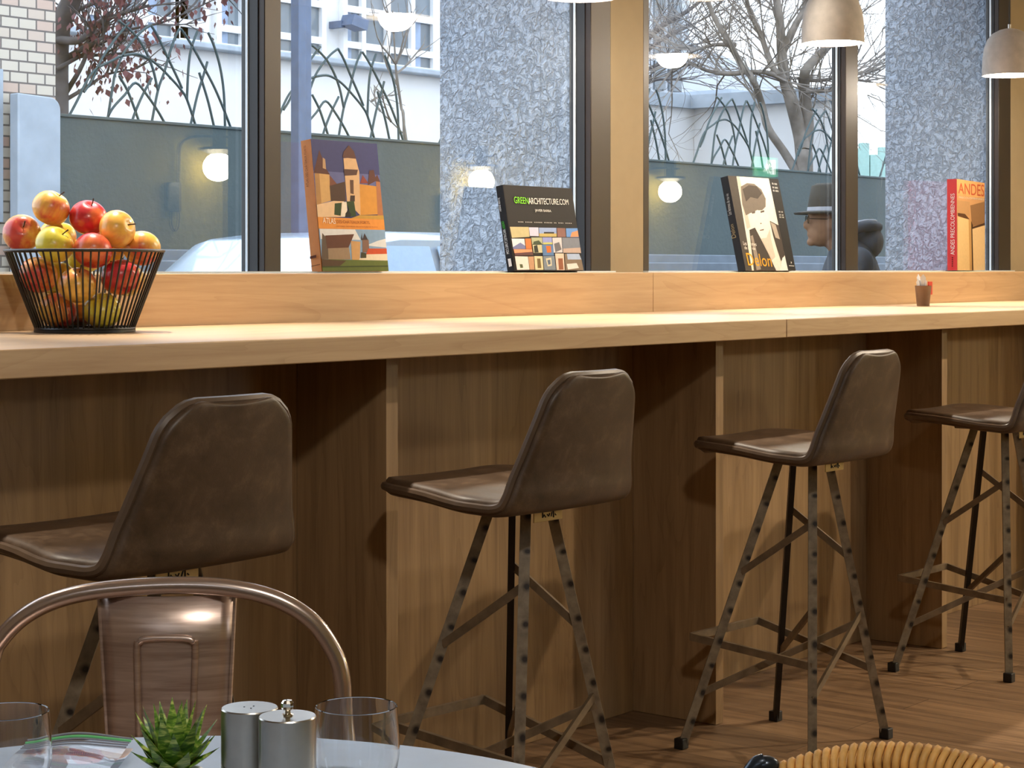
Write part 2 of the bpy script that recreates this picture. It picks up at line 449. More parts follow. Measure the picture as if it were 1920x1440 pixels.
fin_lab = ['upright wooden panel under the counter out of view on the left', 'upright wooden panel at the left frame edge under the counter',
           'upright wooden panel between the first two bar stools', 'upright wooden panel with bright front edge left of the third bar stool',
           'upright wooden panel with bright edge behind the rightmost bar stool', 'upright wooden panel at the right frame edge under the counter',
           'upright wooden panel beyond the right frame edge', 'farthest upright wooden panel past the right frame edge']
bay_lab = ['wooden back board under the counter out of view on the left', 'wooden back board behind the leftmost bar stool',
           'wooden back board behind the second bar stool', 'wooden back board behind the third bar stool',
           'wooden back board behind the rightmost bar stool', 'wooden back board past the right frame edge', 'farthest wooden back board past the right frame edge']
for i, x in enumerate(FINX):
    tag(MB().box((x, 2.685, .001), (x+.036, 2.9415, ZTB-.0005)).build('divider_panel', M_wood_z, bev=.001), fin_lab[i], 'panel', 'upright panels carrying the counter')
    if i < len(FINX)-1:
        tag(MB().box((x+.0005, 2.942, .001), (FINX[i+1]-.0005, 2.962, ZTB-.0005)).build('back_panel', M_wood_z), bay_lab[i], 'panel', 'back boards under the counter')

# ------------------------------------------------------------------ bar stools
M_legshade = plain('shaded_steel_leg', rgb(40, 32, 26), .5, .3, nz=.2)  # shade on the far leg put into a darker steel colour
def make_stool(label):
    r = thing('bar_stool', label, 'stool', (0, 0, 0), 0, 'bar stools along the counter')
    # shell: seat pan bending up into the backrest
    prof = spline([(0, .150, .722), (0, .115, .737), (0, .01, .736), (0, -.14, .725), (0, -.203, .722), (0, -.226, .738), (0, -.234, .785), (0, -.255, .88), (0, -.272, .962)], 7)
    L = [0]
    for a, b in zip(prof[:-1], prof[1:]): L.append(L[-1]+(b-a).length)
    T = L[-1]
    wt = [(0, .178), (.10, .192), (.30, .207), (.40, .220), (.46, .222), (.60, .193), (.75, .163), (.9, .137), (1, .123)]
    def halfw(l):
        t = l/T
        for (a, wa), (b, wb) in zip(wt[:-1], wt[1:]):
            if t <= b: w = wa+(wb-wa)*(t-a)/(b-a); break
        for d, rr in ((l, .10), (T-l, .055)):
            if d < rr: w -= rr-math.sqrt(max(0, rr*rr-(rr-d)**2))
        return w
    NS = 14; vs = []; ls = []
    samples = [0, .004, .012]+[l for l in L if .015 < l < T-.012]+[T-.008, T-.003, T]
    def at(l):
        for i in range(len(L)-1):
            if l <= L[i+1]+1e-9: return prof[i].lerp(prof[i+1], (l-L[i])/(L[i+1]-L[i]))
        return prof[-1]
    for l in samples:
        p = at(l); w = halfw(l); t = l/T
        seat = max(0, 1-t/.45); back = max(0, (t-.45)/.55)
        for k in range(NS+1):
            s = -1+2*k/NS
            vs.append((s*w-.036, p.y+.022*s*s*min(1, back*3)*(1-.75*max(0, (t-.6)/.4)), p.z+.004*s*s*seat))
    n1 = NS+1
    fs = [(i*n1+k, i*n1+k+1, (i+1)*n1+k+1, (i+1)*n1+k) for i in range(len(samples)-1) for k in range(NS)]
    m = MB(); m.add(vs, fs)
    sh = m.build('seat_shell', M_leather, r, smooth=80, solid=.034, sub=1)
    edge = [vs[i*n1] for i in range(len(samples))]+[vs[(len(samples)-1)*n1+k] for k in range(1, NS)]+[vs[i*n1+NS] for i in range(len(samples)-1, -1, -1)]+[vs[k] for k in range(NS-1, 0, -1)]
    ed = [Vector(e) for e in edge]; c = sum(ed, Vector())/len(ed)
    MB().tube(ed, .0085, 8, True).build('piping', M_piping, sh)
    # mount, legs
    MB().box((-.085, -.155, .700), (.06, .03, .712)).build('mounting_plate', M_brace, r, bev=.002)
    tops = {'A': (-.028, -.008), 'B': (.036, -.008), 'C': (-.040, -.105), 'D': (.034, -.105)}
    feet = {'A': (-.200, .165), 'B': (.194, .138), 'C': (-.134, -.158), 'D': (.203, -.172)}
    def P(k, z):
        a, b = feet[k], tops[k]; t = z/.70
        return Vector((a[0]+(b[0]-a[0])*t, a[1]+(b[1]-a[1])*t, z))
    for k in 'ABCD':
        sx = 1 if k in 'BD' else -1; sy = 1 if k in 'AB' else -1
        m = MB(); p0, p1 = P(k, .004), P(k, .70); w = .021
        wd = Vector((.6247, -.7809, 0)) if k != 'B' else Vector((.7809, .6247, 0))
        m.bar(p0, p1, w, .007 if k != 'B' else .014, wd, True)
        lg = m.build('leg', M_spot if k != 'B' else M_legshade, r)
        f = feet[k]
        MB().box((f[0]-.013, f[1]-.013, .0005), (f[0]+.013, f[1]+.013, .026)).build('foot_cap', M_black, lg, bev=.002)
    def brace(a, za, b, zb, w=.016):
        MB().bar(P(a, za), P(b, zb), w, .007, (0, 0, 1)).build('brace', M_brace, r)
    brace('A', .424, 'C', .553); brace('D', .458, 'B', .567)
    brace('C', .147, 'D', .315); brace('A', .133, 'D', .298); brace('B', .19, 'C', .352)
    F1 = P('A', .26)+Vector((-.0, .078, 0)); F2 = P('B', .262)+Vector((.012, .078, 0))
    m = MB()
    q = [P('C', .222), F1, F2, P('D', .178)]
    for a, b in zip(q[:-1], q[1:]): m.bar(a, b, .018, .010, (0, 0, 1))
    m.build('footrest', M_brace, r)
    t = MB(); t.box((-.043, -.1850, .692), (.043, -.1825, .718))
    tg = t.build('maker_tag', M_tag, r, bev=.004); tg.location = (-.058, .01, -.010)
    s = MB()
    for pts in ([(-.012, .712), (-.012, .702), (-.009, .706), (-.006, .702)], [(-.003, .706), (0, .703), (.002, .707)], [(.005, .702), (.007, .708), (.010, .712), (.010, .700)], [(.013, .705), (.015, .703)]):
        s.tube([(x*1.5, -.1856, .705+(z-.706)*1.25) for x, z in pts], .0012, 5)
    s.build('tag_lettering', M_black, tg)
    return r
ST = [((2.055, 2.425), 0, 'leftmost brown leather bar stool, behind the metal armchair'), ((2.986, 2.425), -.02, 'second brown leather bar stool from the left, beside the drinking glass'),
      ((4.13, 2.455), 0, 'third brown leather bar stool from the left, under the pendant lamp side'), ((5.27, 2.485), .02, 'rightmost brown leather bar stool, cut by the right edge')]
ST[2] = (ST[2][0], 0, 'third brown leather bar stool from the left, right of a bright panel edge')
first = make_stool(ST[0][2])
for i, (p, rz, lab) in enumerate(ST):
    o = first if i == 0 else copy_tree(first)
    o.location = (p[0], p[1], 0); o.rotation_euler = (0, 0, rz); o['label'] = lab

# ------------------------------------------------------------------ fruit basket and apples
BC = Vector((2.56, 3.165, ZT))
bk = thing('fruit_basket', 'black wire fruit basket full of apples on the counter', 'basket', BC)
RB, RT, HB = .098, .159, .166
MB().lathe([(0, .001), (RB+.004, .001), (RB+.004, .006), (0, .006)], 40).build('basket_base', M_blackwire, bk)
MB().tube([(RT*math.cos(t), RT*math.sin(t), HB) for t in [2*PI*k/64 for k in range(64)]], .0032, 8, True).build('rim', M_blackwire, bk)
MB().tube([(RB*math.cos(t), RB*math.sin(t), .008) for t in [2*PI*k/64 for k in range(64)]], .004, 8, True).build('base_ring', M_blackwire, bk)
for k in range(62):
    t = 2*PI*(k+.5)/62; c, s = math.cos(t), math.sin(t)
    MB().tube([(RB*c, RB*s, .006), (RT*c, RT*s, HB)], .0021, 6).build('wire', M_blackwire, bk)

def apple_mat(name, red, yel, bias, seed):
    m, nt, b = new_mat(name)
    oi = nt.nodes.new('ShaderNodeObjectInfo')
    tc = nt.nodes.new('ShaderNodeTexCoord'); ad = nt.nodes.new('ShaderNodeVectorMath'); ad.operation = 'ADD'
    nt.links.new(tc.outputs['Object'], ad.inputs[0]); cb = nt.nodes.new('ShaderNodeCombineXYZ')
    for i in range(3): nt.links.new(math_n(nt, 'MULTIPLY', oi.outputs['Random'], 3.7+i), cb.inputs[i])
    nt.links.new(cb.outputs[0], ad.inputs[1])
    n = noise(nt, ad.outputs[0], 13, 2, .5); 
    mp = nt.nodes.new('ShaderNodeMapping'); mp.inputs['Scale'].default_value = (120, 120, 14); nt.links.new(tc.outputs['Object'], mp.inputs[0])
    n2 = noise(nt, mp.outputs[0], 1, 3)
    f = math_n(nt, 'ADD', n, math_n(nt, 'MULTIPLY', math_n(nt, 'SUBTRACT', n2, .5), .25))
    nt.links.new(ramp(nt, f, [(bias-.09, yel), (bias+.02, tuple(.5*(a+c) for a, c in zip(red, yel))), (bias+.12, red)]), b.inputs['Base Color'])
    setp(b, Roughness=.32); b.inputs['Coat Weight'].default_value = .3; return m
A_red = apple_mat('red_apple_skin', rgb(190, 44, 50), rgb(232, 130, 70), .36, 1)
A_mix = apple_mat('blushed_apple_skin', rgb(206, 74, 66), rgb(238, 186, 84), .5, 2)
A_yel = apple_mat('yellow_apple_skin', rgb(222, 140, 60), rgb(216, 202, 70), .62, 3)
M_stem = plain('apple_stem', rgb(70, 50, 30), .8, nz=.2)
def make_apple():
    pr = []
    for i in range(21):
        a = PI*i/20; r = math.sin(a); z = -math.cos(a)
        R = (.5+.5*abs(math.cos(a))**8*0)  # lobed profile below
        rr = r*(1-.06*z) if z < 0 else r*(1+.02*z)
        zz = z*.9
        if r < .45: zz -= math.copysign((.45-r)*.42*(1-r/.9), z)
        if z < 0: rr *= (1-.10*z*z)
        pr.append((rr, zz))
    return pr
APR = make_apple()
def apple(i, c, R, mat, rot, label):
    t = thing('apple', label, 'apple', c, 0, 'apples in the wire basket')
    t.rotation_euler = rot
    MB().lathe([(r*R, z*R) for r, z in APR], 24).build('skin', mat, t, smooth=80)
    MB().tube([(0, 0, .62*R), (.003, 0, .85*R), (.009, .002, 1.06*R)], [.0012, .0011, .0016], 6).build('stem', M_stem, t)
    return t
AP = [  # px, py, depth offset along the view, material, rotation, label
    (98, 394, -.004, A_mix, (.5, .3, 0), 'pink-blushed apple at the very top of the pile'),
    (169, 413, .012, A_red, (.4, -.4, .5), 'red apple at the top, right of the highest one'),
    (42, 437, .0, A_mix, (.9, -.9, 0), 'yellow and pink apple at the left rim of the basket'),
    (106, 460, -.075, A_yel, (.75, .15, 0), 'greenish yellow apple at the front rim below the highest apple'),
    (226, 436, -.01, A_mix, (1.2, .55, 0), 'orange-yellow apple showing its dark calyx at the right'),
    (268, 462, .03, A_mix, (.2, .5, 1), 'partly hidden orange apple at the right rim'),
    (172, 478, -.07, A_red, (.6, 0, 2), 'deep red apple in the middle of the rim'),
    (64, 514, -.055, A_mix, (.5, .5, 1.2), 'yellow and red apple behind the wires at the left'),
    (152, 534, -.090, A_mix, (.3, -.3, .4), 'pink-topped apple behind the wires in the middle'),
    (218, 522, -.06, A_red, (.4, .4, 2.2), 'dark red apple behind the wires at the right'),
    (112, 582, -.062, A_mix, (.6, .2, 1.1), 'orange apple low in the basket on the left'),
    (190, 586, -.055, A_yel, (.3, -.5, .3), 'green-yellow apple low in the basket on the right'),
    (150, 470, .065, A_yel, (.3, .2, .6), 'yellow apple glimpsed between the upper apples'),
    (245, 500, .06, A_yel, (.1, .4, .3), 'yellow apple glimpsed behind the right wires'),
    (110, 515, .06, A_yel, (.1, .4, .9), 'pale yellow apple glimpsed behind the left wires'),
    (122, 446, .045, A_yel, (.2, .1, .4), 'yellow apple tucked in right below the topmost apple'),
    (205, 470, .05, A_mix, (.2, .3, .8), 'orange apple wedged in behind the upper right apples'),
    (150, 580, .04, A_mix, (.1, .4, .9), 'orange apple at the back of the basket bottom')]
ZB = BC.dot(Fv)
APO = []
for i, (px, py, dz, mt, rot, lab) in enumerate(AP):
    Z = ZB+dz; APO.append([at_d(px, py, Z), .0386, mt, rot, lab])
# settle: push overlapping apples apart, keep them inside the cone
for it in range(500):
    for i in range(len(APO)):
        for j in range(i):
            d = APO[i][0]-APO[j][0]; L_ = d.length; mn = .0768
            if L_ < mn:
                c = d/L_*(mn-L_)*.5 if L_ > 1e-6 else Vector((0, 0, .01))
                k = .35 if j < 7 else 1; k2 = .35 if i < 7 else 1
                APO[i][0] += c*k2; APO[j][0] -= c*k
        p = APO[i][0]-BC
        p.z = max(p.z, .045)
        if p.z < HB+.02:
            mr = RB+(RT-RB)*min(1, p.z/HB)-.0442; rr = math.hypot(p.x, p.y)
            if rr > mr: p.x *= mr/rr; p.y *= mr/rr
        APO[i][0] = BC+p
for i, a in enumerate(APO): apple(i, *a)

# ------------------------------------------------------------------ books
def homography(src):
    """pixel quad (TL, TR, BR, BL) -> unit square with (0,1) top left"""
    dst = [(0, 1), (1, 1), (1, 0), (0, 0)]; A = []; B = []
    for (x, y), (u, v) in zip(src, dst):
        A += [[x, y, 1, 0, 0, 0, -u*x, -u*y], [0, 0, 0, x, y, 1, -v*x, -v*y]]; B += [u, v]
    h = list(np.linalg.solve(np.array(A, float), np.array(B, float)))+[1]
    def f(x, y):
        w = h[6]*x+h[7]*y+1; return ((h[0]*x+h[1]*y+h[2])/w, (h[3]*x+h[4]*y+h[5])/w)
    return f
INK = {}
def ink(c):
    k = 'printed_ink_%02x%02x%02x' % c
    if k not in INK: INK[k] = plain(k, tuple(x*.82 for x in rgb(*c)[:3])+(1,), .5, nz=.05, nscale=80, spec=.12)
    return INK[k]
def text_mesh(txt):
    cu = bpy.data.curves.new('t', 'FONT'); cu.body = txt; cu.resolution_u = 3
    o = bpy.data.objects.new('t', cu); COL.objects.link(o)
    dg = bpy.context.evaluated_depsgraph_get(); dg.update()
    me = o.evaluated_get(dg).to_mesh()
    vs = [(v.co.x, v.co.y) for v in me.vertices]; fs = [tuple(p.vertices) for p in me.polygons]
    o.evaluated_get(dg).to_mesh_clear(); bpy.data.objects.remove(o); bpy.data.curves.remove(cu)
    if not vs: return [], []
    xs = [v[0] for v in vs]; ys = [v[1] for v in vs]
    x0, x1, y0, y1 = min(xs), max(xs), min(ys), max(ys)
    return [((x-x0)/(x1-x0), (y-y0)/(y1-y0)) for x, y in vs], fs
class Book:
    def __init__(s, label, y0, cover_px, spine_px, thick, body_col, yaw=0, cat='book'):
        TL, TR, BR, BL = cover_px
        s.base = on_y(BL[0], CY, y0); s.base.z = ZS+.0048
        d = Vector((math.cos(yaw), math.sin(yaw), 0)); n = Vector((-math.sin(yaw), math.cos(yaw), 0))
        lo, hi = .05, .6
        for _ in range(50):
            w = .5*(lo+hi)
            if proj(s.base+d*w)[0] < BR[0]: lo = w
            else: hi = w
        best = None
        for hh in [x*.002 for x in range(80, 220)]:
            for ph in [math.radians(.25*q) for q in range(0, 90)]:
                p = proj(s.base+Vector((0, 0, hh*math.cos(ph)))+n*(hh*math.sin(ph)))
                e = (p[0]-TL[0])**2+(p[1]-TL[1])**2
                if best is None or e < best[0]: best = (e, hh, ph)
        s.w, s.h, s.ph, s.t = w, best[1], best[2], thick
        # rest the top back edge against the pane
        ymax = s.base.y+s.h*math.sin(s.ph)+thick*math.cos(s.ph)
        s.o = thing('book', label, cat, s.base, yaw, 'books propped on the window ledge')
        s.H = homography(cover_px); s.S = homography(spine_px)
        # local: x right, z up along the leaning cover, y into the book
        M = Matrix.Rotation(-s.ph, 4, 'X'); lift = thick*math.sin(s.ph)
        s.M = Matrix.Translation((0, 0, lift)) @ M if False else M
        s.base_fix = 0
        def part(mb, name, mats, par=None):
            mb.v = [tuple(s.M @ Vector(v)) for v in mb.v]
            return mb.build(name, mats, par or s.o, smooth=20)
        s.part = part
        w, h, t = s.w, s.h, thick
        c = MB()
        c.box((0, 0, 0), (w, .003, h)); c.box((0, t-.003, 0), (w, t, h)); c.box((-.0005, 0, 0), (.003, t, h))
        s.cover = part(c, 'cover', body_col)
        part(MB().box((.003, .0032, .003), (w-.004, t-.0032, h-.003)), 'pages', plain('book_pages', rgb(232, 226, 210), .8, nz=.06, nscale=200))
        s.layer = 0
    def P(s, uv, k): return (uv[0]*s.w, -.0002-.00006*k, uv[1]*s.h)
    def PS(s, uv, k): return (-.0008-.00006*k, (1-uv[0])*s.t, uv[1]*s.h)
    def art(s, polys, off, scale, name='cover_picture', spine=False):
        mb = MB(); mats = []; f = s.S if spine else s.H; g = s.PS if spine else s.P
        for i, (col, pts) in enumerate(polys):
            m = ink(col)
            if m not in mats: mats.append(m)
            mb.mat = mats.index(m); s.layer += 1
            q = []
            for x, y in pts:
                u, v = f(off[0]+x/scale, off[1]+y/scale)
                q.append(g((min(1, max(0, u)), min(1, max(0, v))), s.layer))
            mb.quad(*q)
        return s.part(mb, name, mats, s.cover)
    def text(s, txt, quad, off, scale, col, name='lettering', spine=False):
        """quad: pixel corners of the text box, TL TR BR BL in reading direction"""
        vs, fs = text_mesh(txt); f = s.S if spine else s.H; g = s.PS if spine else s.P
        q = [f(off[0]+x/scale, off[1]+y/scale) for x, y in quad]; s.layer += 2; mb = MB(); out = []
        for u, v in vs:
            a = [q[3][i]*(1-u)+q[2][i]*u for i in (0, 1)]; b = [q[0][i]*(1-u)+q[1][i]*u for i in (0, 1)]
            out.append(g((a[0]*(1-v)+b[0]*v, a[1]*(1-v)+b[1]*v), s.layer))
        mb.add(out, fs); return s.part(mb, name, ink(col), s.cover)
def zq(off, sc, pts): return [(off[0]+x/sc, off[1]+y/sc) for x, y in pts]

# castle atlas
o_, s_ = (540, 240), 4.8
cov = [(203, 95), (800, 150), (900, 1290), (305, 1290)]; spn = [(108, 110), (203, 95), (305, 1290), (232, 1295)]
b1 = Book('tall orange castle book propped against the left window', 3.545, zq(o_, s_, cov), zq(o_, s_, spn), .036, plain('orange_cloth', rgb(222, 146, 84), .5, nz=.05, spec=.2))
b1.art([((62, 66, 122), [(203, 95), (800, 150), (862, 830), (262, 800)]), ((98, 104, 160), [(225, 380), (825, 430), (862, 700), (250, 690)]),
    ((212, 172, 112), [(238, 405), (372, 410), (386, 655), (255, 690)]), ((178, 136, 84), [(238, 405), (280, 406), (300, 680), (255, 690)]),
    ((92, 52, 42), [(280, 195), (345, 370), (377, 420), (228, 402)]), ((196, 160, 122), [(312, 265), (334, 280), (342, 372), (312, 360)]),
    ((120, 70, 52), [(375, 425), (440, 505), (376, 520)]), ((76, 52, 38), [(375, 520), (512, 485), (522, 662), (385, 657)]),
    ((214, 152, 64), [(645, 508), (792, 530), (812, 782), (650, 787)]), ((176, 116, 78), [(790, 480), (826, 490), (858, 815), (806, 792)]),
    ((92, 52, 42), [(730, 388), (770, 383), (792, 482), (718, 520)]), ((140, 62, 48), [(672, 428), (722, 502), (648, 502)]), ((92, 52, 42), [(800, 425), (828, 492), (768, 482)]),
    ((222, 184, 142), [(498, 275), (606, 268), (640, 400), (652, 792), (530, 664), (510, 430)]), ((92, 54, 44), [(546, 160), (592, 215), (612, 282), (490, 268), (500, 215)]),
    ((84, 54, 44), [(500, 372), (628, 380), (616, 428), (508, 432)]), ((96, 66, 50), [(555, 470), (588, 472), (590, 600), (560, 590)]), ((60, 40, 32), [(560, 610), (600, 610), (600, 665), (556, 660)]),
    ((232, 200, 162), [(255, 690), (410, 657), (500, 662), (512, 802), (262, 802)]), ((240, 232, 218), [(485, 668), (526, 668), (532, 740), (512, 802), (474, 800)]),
    ((44, 66, 28), [(418, 680), (482, 674), (472, 792), (414, 782)]), ((44, 66, 28), [(524, 664), (592, 660), (612, 797), (508, 800), (545, 740)]), ((30, 28, 22), [(515, 770), (540, 742), (565, 775), (560, 802), (512, 802)]),
    ((196, 154, 66), [(640, 788), (858, 792), (862, 832), (560, 816)]), ((230, 152, 66), [(262, 800), (862, 830), (868, 922), (272, 906)]),
    ((134, 168, 206), [(272, 906), (868, 922), (893, 1200), (297, 1182)]), ((226, 230, 236), [(280, 908), (600, 916), (650, 1010), (290, 1000)]), ((222, 228, 236), [(700, 1060), (800, 1020), (880, 1000), (885, 1080)]),
    ((98, 82, 68), [(303, 945), (352, 1000), (362, 1182), (297, 1182)]), ((96, 56, 38), [(330, 968), (592, 958), (540, 1082), (348, 1086)]), ((158, 134, 108), [(356, 1084), (545, 1078), (560, 1184), (360, 1188)]),
    ((206, 162, 108), [(563, 1018), (648, 1026), (642, 1192), (572, 1192)]), ((128, 98, 84), [(665, 1010), (722, 1008), (728, 1122), (668, 1122)]), ((58, 44, 50), [(684, 950), (716, 1010), (666, 1010)]), ((58, 44, 50), [(660, 945), (668, 1010), (654, 1010)]),
    ((202, 80, 40), [(718, 1088), (882, 1088), (886, 1138), (696, 1142)]), ((236, 224, 200), [(696, 1140), (886, 1136), (890, 1196), (630, 1198), (640, 1176)]), ((60, 60, 34), [(655, 1120), (700, 1130), (700, 1172), (650, 1174)]),
    ((96, 110, 46), [(297, 1182), (893, 1196), (900, 1290), (305, 1290)]), ((86, 62, 38), [(297, 1182), (520, 1196), (460, 1245), (302, 1250)]), ((58, 70, 24), [(302, 1246), (894, 1240), (894, 1252), (303, 1258)])], o_, s_)
b1.text('ATLAS', [(305, 806), (420, 816), (424, 866), (308, 856)], o_, s_, (250, 240, 226))
b1.text('DES CHÂTEAUX FORTS,', [(430, 822), (730, 838), (734, 872), (434, 864)], o_, s_, (150, 84, 34))
b1.text('HISTOIRES, TRÉSORS ET ARCHITECTURE DE FRANCE', [(430, 876), (800, 888), (802, 904), (432, 893)], o_, s_, (176, 100, 44))
b1.text('ATLAS DES CHÂTEAUX FORTS', [(176, 606), (141, 172), (165, 170), (203, 604)], o_, s_, (140, 72, 32), spine=True)
b1.art([((112, 60, 34), [(232, 1248), (300, 1240), (301, 1244), (233, 1252)]), ((112, 60, 34), [(222, 1180), (270, 1172), (271, 1192), (224, 1198)])], o_, s_, 'spine_mark', True)

# black architecture book
o_, s_ = (900, 320), 6.4
cov = [(270, 165), (1065, 235), (1240, 1215), (415, 1215)]; spn = [(190, 190), (270, 165), (415, 1215), (350, 1215)]
b2 = Book('wide black book with a grid of photos, lime and white title', 3.53, zq(o_, s_, cov), zq(o_, s_, spn), .026, plain('black_book_cloth', rgb(26, 23, 23), .55, nz=.06, spec=.15))
G = [((196, 184, 140), [(355, 665), (580, 672), (592, 790), (380, 800)]), ((208, 206, 232), [(582, 676), (694, 680), (702, 785), (596, 780)]), ((150, 172, 218), [(700, 682), (905, 688), (912, 795), (708, 788)]), ((196, 176, 110), [(705, 752), (910, 756), (912, 795), (708, 790)]), ((40, 36, 34), [(760, 735), (880, 738), (880, 756), (760, 754)]),
     ((140, 100, 92), [(912, 690), (1008, 694), (1020, 800), (920, 798)]), ((104, 152, 220), [(1016, 696), (1155, 698), (1170, 805), (1026, 800)]), ((222, 150, 104), [(1085, 745), (1160, 725), (1168, 800), (1070, 800)]),
     ((222, 226, 240), [(375, 810), (528, 814), (545, 935), (395, 938)]), ((120, 126, 172), [(390, 915), (480, 860), (540, 900), (545, 938), (395, 940)]), ((206, 122, 62), [(536, 812), (605, 812), (622, 940), (550, 938)]), ((178, 182, 148), [(610, 800), (738, 800), (748, 885), (622, 885)]), ((72, 84, 60), [(640, 850), (700, 836), (745, 885), (630, 885)]),
     ((150, 158, 216), [(742, 800), (852, 802), (862, 885), (752, 885)]), ((196, 196, 118), [(752, 862), (860, 862), (862, 886), (754, 886)]), ((210, 208, 214), [(858, 806), (966, 806), (985, 988), (880, 988)]), ((110, 108, 116), [(880, 880), (940, 860), (972, 950), (900, 985)]), ((128, 134, 148), [(970, 806), (1172, 812), (1200, 996), (990, 992)]), ((196, 172, 160), [(990, 940), (1190, 930), (1200, 996), (992, 992)]),
     ((240, 158, 116), [(398, 942), (620, 944), (632, 1015), (415, 1020)]), ((96, 62, 62), [(408, 990), (632, 975), (634, 1018), (414, 1022)]), ((200, 196, 160), [(624, 890), (736, 890), (745, 988), (640, 990)]), ((44, 48, 40), [(640, 905), (680, 890), (700, 985), (650, 988)]), ((92, 128, 176), [(738, 890), (868, 890), (884, 1025), (752, 1025)]), ((214, 112, 40), [(785, 905), (840, 905), (850, 985), (800, 990)]),
     ((238, 226, 220), [(412, 1030), (570, 1034), (592, 1200), (440, 1202)]), ((84, 92, 62), [(470, 1130), (505, 1130), (515, 1175), (480, 1178)]), ((196, 152, 116), [(574, 1034), (640, 1034), (655, 1200), (596, 1200)]), ((222, 210, 168), [(645, 1030), (745, 1032), (762, 1202), (662, 1202)]), ((120, 100, 60), [(680, 1060), (720, 1060), (735, 1180), (690, 1180)]), ((126, 138, 152), [(752, 1032), (888, 1030), (910, 1204), (770, 1204)]), ((212, 206, 180), [(785, 1060), (850, 1050), (860, 1150), (810, 1160)]), ((96, 110, 130), [(802, 1082), (838, 1075), (845, 1130), (818, 1140)]),
     ((228, 204, 186), [(892, 998), (996, 1000), (1015, 1208), (918, 1206)]), ((150, 90, 60), [(930, 1060), (985, 1060), (1000, 1200), (945, 1200)]), ((178, 196, 228), [(1030, 1004), (1175, 1006), (1205, 1080), (1045, 1075)]), ((132, 114, 96), [(1005, 1004), (1030, 1004), (1045, 1075), (1205, 1075), (1235, 1208), (1022, 1208)]), ((230, 228, 222), [(1035, 1130), (1150, 1120), (1180, 1180), (1050, 1200)])]
b2.art(G, o_, s_)
b2.text('GREEN', [(392, 308), (560, 326), (572, 402), (402, 386)], o_, s_, (132, 226, 30))
b2.text('ARCHITECTURE.COM', [(560, 326), (1020, 360), (1032, 424), (572, 402)], o_, s_, (240, 240, 236))
b2.text('JAVIER BARBA', [(640, 462), (828, 476), (838, 512), (650, 500)], o_, s_, (236, 236, 232))
b2.text('xxxx xxxxx xxxxxx xxxxxx xx xxxx xxxxx'.replace('x', '·'), [(444, 604), (1068, 634), (1072, 646), (448, 616)], o_, s_, (226, 222, 216))
b2.text('JAVIER BARBA', [(228, 358), (258, 548), (284, 548), (254, 358)], o_, s_, (235, 235, 235), spine=True)
b2.text('GREEN', [(280, 672), (300, 762), (326, 762), (306, 672)], o_, s_, (70, 190, 50), spine=True)
b2.text('ARCHITECTURE.COM', [(300, 770), (344, 1040), (370, 1040), (326, 770)], o_, s_, (235, 235, 235), spine=True)
b2.art([((232, 230, 226), [(356, 1090), (385, 1090), (398, 1165), (370, 1168)])], o_, s_, 'spine_mark', True)

# black-and-white portrait book
o_, s_ = (1320, 300), 6.0
cov = [(265, 175), (825, 225), (1030, 1255), (470, 1255)]; spn = [(190, 190), (265, 175), (470, 1255), (422, 1255)]
b3 = Book('black and white portrait book with an orange title, leaning on the pane', 3.525, zq(o_, s_, cov), zq(o_, s_, spn), .030, plain('black_paper', rgb(30, 28, 28), .3, nz=.08))
b3.art([((70, 64, 58), [(265, 175), (362, 184), (560, 1255), (470, 1255)]), ((242, 236, 224), [(362, 184), (722, 214), (944, 1255), (540, 1255)]),
    ((206, 196, 180), [(362, 184), (395, 188), (520, 760), (480, 780)]), ((120, 110, 100), [(410, 300), (480, 262), (560, 272), (640, 335), (690, 440), (690, 530), (632, 590), (600, 565), (545, 590), (468, 625), (428, 500)]),
    ((74, 66, 60), [(430, 330), (500, 285), (590, 300), (650, 380), (600, 440), (520, 420), (470, 470)]), ((248, 240, 228), [(505, 605), (600, 570), (690, 570), (722, 650), (716, 770), (690, 865), (645, 890), (585, 810), (525, 715)]),
    ((96, 86, 78), [(530, 590), (575, 578), (570, 602), (540, 608)]), ((96, 86, 78), [(630, 580), (672, 568), (676, 590), (634, 600)]), ((150, 136, 122), [(628, 710), (650, 715), (640, 728), (628, 724)]), ((120, 96, 84), [(622, 792), (672, 780), (668, 796), (630, 802)]),
    ((214, 202, 186), [(640, 890), (700, 880), (738, 780), (752, 900), (800, 1100), (760, 1140)]), ((66, 58, 52), [(508, 790), (570, 764), (640, 900), (720, 1060), (812, 1255), (560, 1255)]), ((66, 58, 52), [(736, 690), (836, 742), (904, 1080), (866, 1150), (820, 1010), (775, 860)]), ((150, 138, 126), [(520, 860), (545, 850), (640, 1240), (590, 1250)]), ((176, 164, 150), [(740, 700), (800, 735), (850, 900), (800, 880)]),
    ((250, 248, 244), [(880, 1110), (905, 1090), (944, 1255), (850, 1255)]), ((30, 28, 28), [(722, 214), (825, 225), (1030, 1255), (944, 1255)])], o_, s_)
b3.text('Delon', [(465, 1052), (742, 1072), (766, 1212), (496, 1196)], o_, s_, (240, 170, 40))
b3.text('Les femmes', [(432, 918), (580, 934), (588, 974), (440, 962)], o_, s_, (244, 240, 232))
b3.text('de ma vie', [(446, 972), (570, 984), (576, 1022), (452, 1010)], o_, s_, (244, 240, 232))
for y in (0, 42, 78): b3.text('··· ·····', [(754+y*.14, 262+y), (808+y*.2, 270+y), (812+y*.2, 294+y), (758+y*.14, 286+y)], o_, s_, (232, 230, 226))
for y in (0, 34, 60): b3.text('··· ···', [(830+y*.14, 580+y), (875+y*.2, 584+y), (878+y*.2, 604+y), (833+y*.14, 600+y)], o_, s_, (232, 230, 226))
